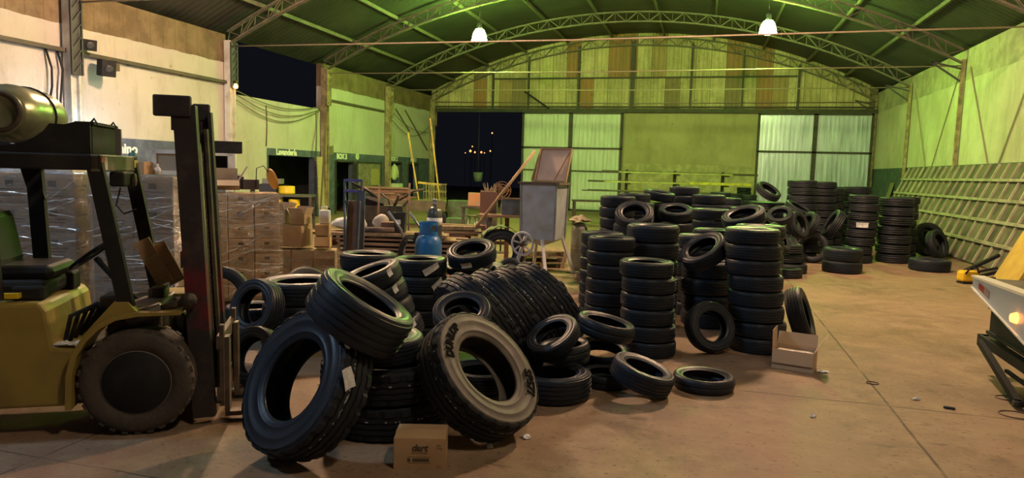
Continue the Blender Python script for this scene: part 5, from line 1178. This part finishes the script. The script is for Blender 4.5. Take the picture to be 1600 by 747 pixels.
# gateway: hanging bucket, distant lights
pg = PY(747, 275, 35.95); t = thing('hanging_bucket', 'pale bucket hanging in the dark gateway', 'bucket', (pg.x, pg.y, pg.z-.3), 0)
MB().lathe([(.0, 0), (.20, 0), (.27, .5), (.25, .5), (.18, .03), (0, .03)], 20).build('body', mat('pale_bucket', (0.16, 0.19, 0.16), 0.6), t); MB().tube([(0, 0, .5), (0, 0, 5.2-(pg.z-.3))], .012, 5).build('rope', GRIME, t)
for k, (x, y, r_) in enumerate(((769, 208, .26), (738, 229, .22), (735, 236, .40), (742, 238, .30), (752, 238, .34), (757, 239, .2), (766, 236, .28), (727, 239, .18))):
    q = D(x, y, 88+k); t = thing('street_lamp', 'distant orange light outside the gateway, %s' % ['highest, apart from the rest', 'upper of the cluster', 'brightest of the cluster', 'beside the brightest one', 'middle of the cluster', 'small one above the middle', 'toward the sheet doors', 'toward the trailer'][k], 'light', (q.x, q.y, 0), 0, 'distant lights outside')
    MB().tube([(0, 0, -.1), (0, 0, q.z)], .03, 5).build('post', BLK, t); b = MB(); b.lathe([(0, q.z-r_*.5), (r_*.45, q.z), (0, q.z+r_*.5)], 8); b.build('lantern', emat('orange_light', (1.0, 0.36, 0.10), 2.6), t)
# cage gate, cabinet and the wall fittings along the cream wall
t = thing('cage_gate', 'yellowish slatted cage gate beside the door of BOX 3', 'gate', (XL+.14, 28.5, 0), 0)
b = MB()
for k in range(15): b.box((0, -1.05+k*.15, 1.1), (.02, .07, 2.1))
b.build('slat', mat('gate_slats', (0.36, 0.33, 0.20), 0.7, 0, (0.24, 0.2, 0.12), 5), t); b = MB()
for z in (.06, 1.1, 2.18): b.box((.02, 0, z), (.05, 2.3, .07))
for y in (-1.15, 1.15): b.box((.02, y, 1.12), (.05, .07, 2.2))
b.build('frame', DK, t); MB().box((.02, .55, 1.55), (.03, .75, .75)).build('mesh_window', mat('gate_window', (0.42, 0.30, 0.12), 0.6, 0, (0.3, 0.3, 0.14), 9), t)
for k, (y0, y1, zt3) in enumerate(((25.75, 27.3, 2.2), (30.8, 32.2, 2.26), (33.05, 34.3, 2.24))):
    b = MB(); 
    for y in (y0, y1): b.box((XL+.02, y, zt3/2), (.06, .07, zt3))
    b.box((XL+.02, (y0+y1)/2, zt3), (.06, y1-y0, .07)); o = struct(b, 'door_%d' % (5+k), DK)
    MB().box((XL-.34, y0+.02, zt3/2), (.62, .05, zt3-.04)).build('door_leaf', mat('leaf_green', (0.20, 0.22, 0.16), 0.6), o)
t = thing('hanging_jacket', 'pale jacket hanging in the doorway of BOX 2', 'jacket', (XL-.05, 31.55, 0), 0)
bm = bmesh.new(); bmesh.ops.create_icosphere(bm, subdivisions=3, radius=1)
for v in bm.verts:
    c = v.co; v.co = V((c.x*.12, c.y*(.20+.14*max(0, -c.z))*(1+.12*noise.noise(c*3)), 1.78+c.z*.42))
me = bpy.data.meshes.new('body'); bm.to_mesh(me); bm.free(); me.materials.append(mat('jacket_cloth', (0.66, 0.64, 0.42), 0.85)); o = bpy.data.objects.new('body', me); COL.objects.link(o); o.parent = t
for s in (-1, 1): MB().tube([(0, s*.17, 2.06), (.02, s*.30, 1.82), (.03, s*.33, 1.5)], [.07, .065, .05], 10).build('sleeve', MATS['jacket_cloth'], t)
MB().tube([(0, 0, 2.27), (0, 0, 2.14)], .008, 5).build('hanger_hook', GREY, t); MB().box((.02, -.02, 1.1), (.14, .34, .62), ch=.05).build('trousers', mat('navy_cloth', (0.03, 0.04, 0.08), 0.85), t)
o = MB().box((0, 0, .62), (.5, .62, 1.24), ch=.01).build('metal_cabinet', mat('cabinet_white', (0.62, 0.66, 0.5), 0.5), None, (XL+.32, 30.35+.55, .0), (0, 0, 0)); tag(o, 'small pale metal cabinet beside the door of BOX 2', 'cabinet'); MB().box((.256, 0, .62), (.012, .56, 1.14)).build('door', MATS['cabinet_white'], o)
o = MB().box((0, 0, 1.16), (.03, .44, 2.32)).build('tan_board', TAN, None, (XL+.36, 24.15, .012), (0, -.05, 0)); tag(o, 'tall tan board leaning by the Lavandería opening', 'board')
o = MB().bar((.55, -1.3, .02), (.02, .02, 4.2), .06).build('dark_pole', mat('dark_wood', (0.14, 0.10, 0.06), 0.8), None, (XL+.32, 24.45, 0)); tag(o, 'long dark pole leaning against the column by the Lavandería opening', 'pole')
o = MB().box((0, 0, 0), (.03, .44, .34), (.16, 0, 0)).build('sign_plate', mat('plate_brown', (0.20, 0.16, 0.11), 0.7), None, (XL+.02, 25.35, 2.62)); tag(o, 'tilted brown plate fixed to the wall left of BOX 3 lettering'.replace(' left of', ' next to'), 'sign')
t = thing('wall_clock', 'round pale clock on the wall above the cage gate', 'clock', (XL+.005, 27.6, 2.43)); MB().lathe([(0, 0), (.15, 0), (.15, .03), (.13, .035), (0, .03)], 24, Matrix.Rotation(PI/2, 4, 'Y')).build('case', mat('clock_face', (0.6, 0.62, 0.5), 0.5), t); MB().box((.037, 0, .035), (.004, .012, .09)).box((.037, .03, 0), (.004, .07, .012)).build('hands', BLK, t)
# laundry bench with yellow drums
pv = Z0(D(442, 305, 21.3)); rv = R_(20); t = thing('laundry_bench', 'long green-topped bench before the Lavandería opening', 'bench', pv, rv)
MB().box((0, 0, 1.04), (1.9, .6, .07)).build('bench_top', mat('bench_green', (0.08, 0.10, 0.06), 0.6), t); MB().box((0, 0, .5), (1.8, .55, .04)).build('lower_shelf', GRIME, t)
for x in (-.88, .88):
    for y in (-.24, .24): MB().box((x, y, .5), (.07, .07, 1.0)).build('leg', GRIME, t)
YD = mat('drum_yellow', (0.62, 0.46, 0.01), 0.5)
for k, (x, y, z, r_, h_, lb) in enumerate(((.12, 0, 1.078, .24, .24, 'squat yellow tub on the green-topped bench'), (-.18, -.08, .522,   .19, .40, 'yellow drum under the bench, mast-side one'), (.36, -.08, .522, .17, .40, 'yellow drum under the bench, column-side one'))):
    o = thing('yellow_drum', lb, 'drum', loc3(pv, rv, x, y, z), rv, 'yellow drums'); MB().lathe([(0, 0), (r_, 0), (r_*1.02, h_*.3), (r_*.97, h_*.33), (r_*1.02, h_*.66), (r_*.97, h_*.7), (r_, h_), (r_*.8, h_+.01), (0, h_+.01)], 22).build('body', YD, o); MB().lathe([(0, h_+.01), (.05, h_+.01), (.05, h_+.04), (0, h_+.04)], 10).build('cap', DKP, o)
for k, (x, z, s, lb) in enumerate(((-.42, 1.078, (.5, .4, .30), 'dark grey box on the mast end of the laundry bench'), (-.30, 1.38, (.56, .42, .16), 'pale-lidded flat box stacked on the dark grey box'))):
    o = MB().box((0, 0, s[2]/2), s, ch=.015).build('storage_box', (DKP, mat('box_grey', (0.16, 0.17, 0.15), 0.6))[k], None, loc3(pv, rv, x, .04, z+.001*k), (0, 0, rv)); tag(o, lb, 'box')
o = MB().bar((-.9, .2, 1.55), (.95, .2, 1.62), .06).build('shelf_rail', DK, None, pv+V((0, 1.0, 0)), (0, 0, rv)); bpy.data.objects.remove(o)

# cable tray, cables, loudspeakers, bulb on the cream wall
t = thing('cable_tray', 'long rusty cable tray along the bright cream wall', 'cable tray', (XL+.07, 0, 0)); b = MB(); b.box((0, 12.9, 4.47), (.14, 13.0, .012)); b.box((.07, 12.9, 4.51), (.012, 13.0, .09)); b.build('tray', mat('tray_rust', (0.11, 0.085, 0.06), 0.7, 0, (0.07, 0.06, 0.045), 3), t)
b = MB()
for e in (-.02, .03): b.tube([(e, 6.5, 4.50), (e, 19.3, 4.50)], .016, 6)
b.build('cable', BLK, t)
for k in range(7): b = MB().bar((-.065, 7.5+k*1.9, 4.46), (.05, 7.5+k*1.9, 4.46), .03).build('bracket', GRIME, t)
o = MB().box((0, 0, 0), (.06, 5.3, .1)).build('conduit_rail', MATS['tray_rust'], None, (XL+.04, 27.5, 4.62)); tag(o, 'rusty rail on the green-lit wall between the two columns', 'rail')
for k, y in enumerate((12.72, 13.02)):
    pts = [(0, 0, 4.46)] + [(.03+.05*math.sin(i), .06*math.sin(i*1.3+k)+.10*i/6, 4.46-.42*i) for i in range(1, 7)]; o = MB().tube(pts, .026, 6).build('hanging_cable', BLK, None, (XL+.05, y, 0)); tag(o, 'thick black cable hanging from the tray beside the speaker column, %s one' % ('outer' if k == 0 else 'column-side'), 'cable', 'black hanging cables')
def speaker(x, y, z, s, rz, label):
    t = thing('loudspeaker', label, 'loudspeaker', (x, y, z), rz, 'loudspeakers on the column'); MB().box((0, 0, 0), s, (0, .15, 0), ch=.01).build('cabinet', BLK, t); MB().lathe([(0, .0), (.06, .01), (.10, .0), (.10, -.02)], 18, Matrix.Translation((s[0]/2+.01, 0, -.03)) @ Matrix.Rotation(PI/2+.15, 4, 'Y')).build('driver', DKP, t); MB().bar((0, 0, 0), (-.44, -.05, .12), .03).build('bracket', GRIME, t)
speaker(XL+.40, 14.05, 4.22, (.30, .34, .40), -.4, 'black loudspeaker below the cable tray beside the column'); speaker(XL+.24, 13.68, 4.72, (.26, .32, .26), -.4, 'small dark loudspeaker above the cable tray beside the column'); 
o = MB().box((0, 0, 0), (.2, .26, .2)).build('junction_box', mat('box_brown', (0.10, 0.07, 0.05), 0.7), None, (XL+.11, 14.52, 4.33)); tag(o, 'small brown junction box next to the lower loudspeaker', 'box')
t = thing('bulb_lamp', 'small glowing orange bulb lamp on the column of the cream wall', 'lamp', (XL+.36, 19.0, 4.41)); MB().lathe([(0, -.09), (.06, -.07), (.075, -.01), (.04, .06), (0, .07)], 14).build('bulb', emat('bulb_glow', (1.0, 0.42, 0.10), 9.0), t); MB().box((0, 0, .11), (.10, .10, .09)).build('socket', GRIME, t); MB().bar((0, 0, .12), (-.14, 0, .12), .03).build('arm', GRIME, t)
t = thing('tube_lamp', 'bluish tube lamp low on the column behind the gas cylinder', 'lamp', (XL+.95, 13.05, 1.95)); MB().tube([(-.03, 0, 0), (-.03, 0, .55)], .02, 8).build('tube', emat('tube_glow', (0.62, 0.80, 1.0), 700.0), t); MB().box((0, 0, .28), (.03, .06, .64)).build('fitting', GREY, t); MB().bar((0, 0, .5), (-.66, .15, .5), .03).build('arm', GREY, t); MB().box((.02, 0, -.95), (.05, .05, 2.0)).build('pole', GREY, t)
WIRE = mat('dusty_wire', (0.16, 0.13, 0.08), 0.8)
for k, (y0, z0, y1, z1, sg, lb) in enumerate(((19.1, 4.35, 24.5, 4.3, .34, 'thick sagging cable across the low cream wall, uppermost'), (19.1, 4.25, 24.5, 4.2, .5, 'sagging cable across the low cream wall, middle one'), (19.1, 4.1, 24.5, 4.15, .62, 'sagging cable across the low cream wall, lowest'), (30.5, 4.4, 35.6, 4.3, .7, 'sagging cable on the green-lit wall near the far corner'), (30.5, 4.7, 35.6, 4.0, .35, 'slack cable on the green-lit wall near the far corner, upper one'))):
    pts = [(XL+.14-.02*k if k < 3 else XL+.16+.05*(k-3), y0+(y1-y0)*i/14, z0+(z1-z0)*i/14 - sg*math.sin(PI*i/14)) for i in range(15)]; pts[0] = (XL+.05, y0+.03, z0); pts[-1] = (XL+.05, y1, z1)
    o = MB().tube(pts, .018, 6).build('sagging_cable', WIRE, None); tag(o, lb, 'cable', 'sagging cables')
for k, (y, z1, z2, lb) in enumerate(((21.05, 4.0, 2.6, 'thin conduit running down the low cream wall to the Lavandería sign'), (24.25, 4.1, 2.4, 'thin conduit running down beside the dark leaning pole'))):
    o = MB().tube([(XL+.02, y, z1), (XL+.02, y+.05, (z1+z2)/2), (XL+.02, y, z2)], .02, 6).build('conduit', WIRE, None); tag(o, lb, 'conduit')
for k, (a, c, lb) in enumerate((((640, 205), (618, 170), 'dark strut leaning on the green-lit wall, nearer BOX 2'), ((668, 235), (633, 172), 'dark strut leaning on the green-lit wall, nearer the corner'))):
    A_ = PX(a[0], a[1], XL+.06); C_ = PX(c[0], c[1], XL+.03); o = MB().bar(A_, C_, .05).build('wall_strut', WIRE, None); tag(o, lb, 'strut')
a = PY(820, 143, YB-.5); c = PY(895, 215, YB-.45)
o = MB().bar(PY(820, 143, YB-.24), PY(858, 170, YB-.24), .09).build('gable_strut', BLK, None); tag(o, 'short dark strut slanting over the beam above the pale sheet doors', 'strut')

# steel bar rack along the end wall
for k, px in enumerate((978, 1053, 1128)):
    p = Z0(D(px, 300, 31.0)); t = thing('rack_stand', 'steel rack stand for long bars at the end wall, %s' % ('by the pale sheet doors', 'middle one', 'by the zinc door')[k], 'rack', p, TH, 'bar rack stands')
    MB().box((0, 0, 1.1), (.12, .12, 2.2)).build('post', DK, t)
    for z in (1.18, 1.58, 2.02): MB().box((0, -.42, z), (.08, .9, .07)).build('arm', DK, t)
    MB().box((0, -.3, .03), (.14, 1.2, .06)).build('foot', DK, t); MB().bar((0, -.75, .05), (0, 0, 1.0), .06).build('brace', DK, t)
c = Z0(D(1053, 300, 31.0)); GB_ = mat('bar_green', (0.42, 0.44, 0.12), 0.6, 0, (0.3, 0.28, 0.1), 3)
for k, (z, x0, x1, y, w_, m_, lb) in enumerate(((2.06, -3.3, 3.6, -.3, .09, DK, 'thick dark bar on the top arms of the rack'), (2.06, -2.6, 2.4, -.6, .06, GB_, 'pale bar on the top arms of the rack, front one'), (1.62, -3.9, .4, -.25, .08, DK, 'dark bar on the middle arms, toward the pale doors'), (1.62, -3.2, 2.9, -.45, .07, GB_, 'yellowish bar on the middle arms, longest'), (1.62, .5, 3.2, -.68, .11, YGR, 'short bright yellow bar on the middle arms'), (1.22, -3.9, 2.2, -.25, .07, DK, 'dark bar on the lowest arms, rear'), (1.22, -3.0, 2.8, -.5, .06, GB_, 'greenish bar on the lowest arms, middle'), (1.22, -4.2, 2.2, -.72, .05, DK, 'thin dark bar on the lowest arms, front'))):
    o = MB().box(((x0+x1)/2, 0, 0), (x1-x0, w_, w_)).build('steel_bar', m_, None, loc3(c, TH, 0, y, z+w_/2-.003), (0, 0, TH)); tag(o, lb, 'bar', 'bars on the rack')
pq = Z0(D(925, 330, 26)); t = thing('welding_table', 'dark table by the pale sheet doors, behind the hopper cart', 'table', pq, TH); MB().box((0, 0, .95), (1.5, .7, .06)).build('table_top', DK, t)
for x in (-.68, .68):
    for y in (-.3, .3): MB().box((x, y, .46), (.07, .07, .92)).build('leg', DK, t)

# ================================================================== STAINED-WALL SIDE
# lattice panel leaning on the wall
t = thing('lattice_panel', 'large greenish lattice panel leaning against the stained wall', 'panel', (XR-.10, 21.6, 2.52), 0)
LT = mat('panel_frame', (0.46, 0.43, 0.32), 0.6, 0, (0.32, 0.30, 0.22), 4); LB = mat('panel_sheet', (0.15, 0.135, 0.09), 0.8, 0, (0.07, 0.06, 0.045), 1.6, 0.42, 0.62)
tilt = math.atan2(1.05, 2.5); Lh = 2.5/math.cos(tilt); Mx = Matrix.Rotation(tilt, 4, 'Y')   # local z runs down the sheet
def pp(y, d, o_=0): return Mx @ V((-o_, y, -d))
Y0, Y1 = -6.6, 7.9
b = MB(); b.add([pp(Y0, 0), pp(Y1, 0), pp(Y1, Lh), pp(Y0, Lh), pp(Y0, 0, .012), pp(Y1, 0, .012), pp(Y1, Lh, .012), pp(Y0, Lh, .012)], [(0, 1, 2, 3), (7, 6, 5, 4), (0, 4, 5, 1), (1, 5, 6, 2), (2, 6, 7, 3), (3, 7, 4, 0)]); b.build('backing_sheet', LB, t)
for d in (.50, 1.05, 1.60, 2.15): MB().bar(pp(Y0, d, .075), pp(Y1, d, .075), .065, .07, (0, 0, 1)).build('rail', LT, t)
k = 0; y = Y0+.03
while y < Y1:
    MB().bar(pp(y, .02, .03), pp(y, Lh-.02, .03), .06, .06, (0, 1, 0)).build('bar', LT, t); y += .60
# leaning boards
for k, (y, w_, h_, x0, m_, lb) in enumerate(((32.2, .5, 2.0, .5, mat('board_olive', (0.22, 0.22, 0.10), 0.7), 'olive board leaning on the stained wall near the corner'), (29.95, .22, 2.5, .6, mat('board_pale', (0.62, 0.66, 0.42), 0.6), 'narrow pale board leaning beside the lattice panel'), (31.15, .8, 1.7, .45, mat('board_dark', (0.12, 0.12, 0.08), 0.7), 'wide dark board leaning between the olive and pale boards'))):
    o = MB().bar((XR-x0, y, 0.01), (XR-.03, y, math.sqrt(h_*h_-x0*x0)), .03, w_, (0, 1, 0)).build('leaning_board', m_, None); tag(o, lb, 'board')
pyb = G(1590, 447); o = MB().bar((0, 0, .0), (.66, -.05, 1.45), .04, .95, (0, 1, 0)).build('plywood_sheet', mat('yellow_ply', (0.55, 0.36, 0.07), 0.7, 0, (0.46, 0.29, 0.07), 3), None, (pyb.x-.25, pyb.y, .013), (0, 0, .05)); tag(o, 'yellow plywood sheet leaning in front of the lattice panel', 'plywood')
# scrap on the floor below the panel
random.seed(12); sc = G(1508, 428)
for k, (x, y, dx, dz, w_, lb) in enumerate(((1500, 428, .8, .42, .07, 'longest, tilted up'), (1510, 432, .9, .30, .06, 'middle, tilted up'), (1485, 425, .6, .22, .05, 'shortest, by the flat tyre'))):
    p = G(x, y); o = MB().bar((0, 0, .04), (dx, .4-.2*k, dz), w_, w_).build('scrap_bar', BLK, None, (p.x+.05, p.y-.35*k, 0)); tag(o, 'dark scrap bar on the floor by the lattice panel, %s' % lb, 'bar', 'scrap bars by the lattice panel')
p = G(1511, 443); t = thing('chainsaw', 'yellow and black chainsaw on the floor by the lattice panel', 'chainsaw', (p.x, p.y, 0), .3); MB().box((0, 0, .15), (.34, .22, .22), ch=.05).build('body', mat('saw_yellow', (0.72, 0.46, 0.02), 0.45), t); MB().box((.36, .02, .09), (.45, .03, .09), ch=.01).build('guide_bar', BLK, t); MB().tube([(-.12, -.1, .2), (-.05, -.13, .33), (.1, -.12, .32), (.15, -.1, .22)], .018, 8).build('handle', BLK, t); MB().box((0, 0, .02), (.3, .2, .04)).build('base', BLK, t)
p = G(1500, 420); crumple('rubble_heap', .5, .3, .10, mat('rubble', (0.22, 0.18, 0.12), 0.9, 0, (0.12, 0.10, 0.07), 9), (p.x-.1, p.y+1.1, 0), .2, 'low heap of rubbish at the foot of the lattice panel', 'rubbish', 4, 17)

# truck tail at the frame edge
A1 = D(1521, 431, 7.2); A1.z = 0; dr = V((-.045, -1.0, 0)); rtk = math.atan2(dr.y, dr.x)
t = thing('flatbed_trailer', 'white trailer tail with reflective tape and amber lamp at the hall edge', 'truck', A1, rtk)   # local x toward the viewer along the side, local y towards the hall wall
SIDE = mat('truck_white', (0.36, 0.41, 0.48), 0.35)
b = MB(); b.prism([(0, 1.0), (0, .895), (1.45, .635), (2.3, .48), (2.6, .48), (2.6, 1.04), (.9, 1.01)], .0, .04); b.build('side_skirt', SIDE, t)
b = MB(); b.prism([(0, 1.015), (0, .995), (.9, 1.005), (2.6, 1.035), (2.6, 1.06), (.9, 1.03)], -.02, .10); b.build('top_rail', mat('truck_trim', (0.62, 0.60, 0.52), 0.4), t)
b = MB(); b.prism([(0, .99), (2.6, 1.06), (2.6, .96), (0, .92)], .04, 2.3); b.build('deck', GRIME, t)
b = MB(); b.prism([(0, .895), (1.45, .635), (2.3, .48), (2.3, .465), (1.45, .62), (-.01, .88)], -.015, .02); b.build('lower_trim', WHITE, t)
MB().prism([(.20, .965), (.20, .905), (.36, .875), (.36, .945)], -.004, .0).build('red_tape', mat('tape_red', (0.30, 0.02, 0.03), 0.3), t); MB().prism([(.365, .944), (.365, .874), (.52, .845), (.52, .922)], -.004, .0).build('grey_tape', mat('tape_grey', (0.25, 0.18, 0.2), 0.3), t)
o = MB().lathe([(0, .05), (.035, .045), (.045, .02), (.05, 0)], 14, Matrix.Translation((1.24, -.001, .80)) @ Matrix.Rotation(PI/2, 4, 'X')).build('marker_lamp', emat('amber_glow', (1.0, 0.30, 0.04), 7.0), t)
MB().box((.72, .26, .585), (1.15, .24, .27), ch=.01).box((.72, .26, .715), (1.19, .28, .04)).box((.72, .26, .455), (1.19, .28, .03)).build('tool_box', mat('truck_black', (0.012, 0.012, 0.014), 0.65, spec=0.2), t); MB().bar((.3, .26, .70), (.3, .26, .95), .06).build('box_hanger', MATS['truck_black'], t)
b = MB(); b.box((.95, .16, .34), (2.1, .09, .09)); b.box((-.05, 1.0, .34), (.10, 1.7, .09)); b.build('underrun_bar', MATS['truck_black'], t)
MB().bar((.05, .10, .33), (1.26, .06, .055), .055, .06).build('drop_strut', MATS['truck_black'], t); MB().bar((.70, .14, .20), (2.0, .14, .20), .03).build('lower_rod', MATS['truck_black'], t)
MB().tube([(1.26, .03, .045), (1.26, .12, .045)], .03, 12).build('pivot', GRIME, t); MB().bar((.2, .9, .93), (.2, .9, .34), .08).build('hanger', MATS['truck_black'], t)
# litter on the floor
for k, (x, y, sx, sy, lb) in enumerate(((1286, 582, .11, .06, 'crumpled white paper on the floor beside the open carton'), (1431, 625, .07, .03, 'small white scrap of paper by the floor joint'), (1270, 652, .05, .03, 'tiny pale scrap on the bare floor before the open carton'), (366, 611, .12, .08, 'white label scrap on the floor by the fork tips'), (637, 687, .08, .05, 'white label scrap on the floor behind the dart carton'), (765, 699, .07, .04, 'small white tag under the grey-dusted truck tyre'), (822, 684, .07, .06, 'crumpled tag beside the grey-dusted truck tyre'), (425, 716, .08, .04, 'white scrap under the torn-label truck tyre'))):
    p = G(x, y); crumple('paper_scrap', sx, sy, .03, PAPER, (p.x, p.y, .001), .4*k, lb, 'paper', 20+k, 7, 'paper scraps on the floor')
p = G(1483, 639); o = MB().box((0, 0, .012), (.09, .03, .022), ch=.008).build('dark_chip', DKP, None, (p.x, p.y, 0), (0, 0, -.2)); tag(o, 'small dark chip on the floor between joint and truck', 'chip')
for k, (x, y, r_) in enumerate(((1363, 599, .055), (1575, 623, .10), (1588, 649, .13))):
    p = G(x, y); o = MB().tube([(r_*math.cos(2*PI*i/22), r_*.8*math.sin(2*PI*i/22), .005) for i in range(22 if k == 0 else 18)], .005, 5, closed=(k == 0)).build('wire_ring', RUST, None, (p.x, p.y, 0)); tag(o, ['small wire ring lying on the floor joint', 'wire hoop on the floor below the truck strut', 'larger wire hoop on the floor before the truck'][k], 'wire')
p = G(474, 640); o = MB().box((0, 0, .004), (.34, .22, .006)).build('cardboard_sheet', KRAFT, None, (p.x-.1, p.y+.75, 0.001), (0, 0, .3)); tag(o, 'flat cardboard sheet on the floor seen through the torn-label truck tyre', 'cardboard')
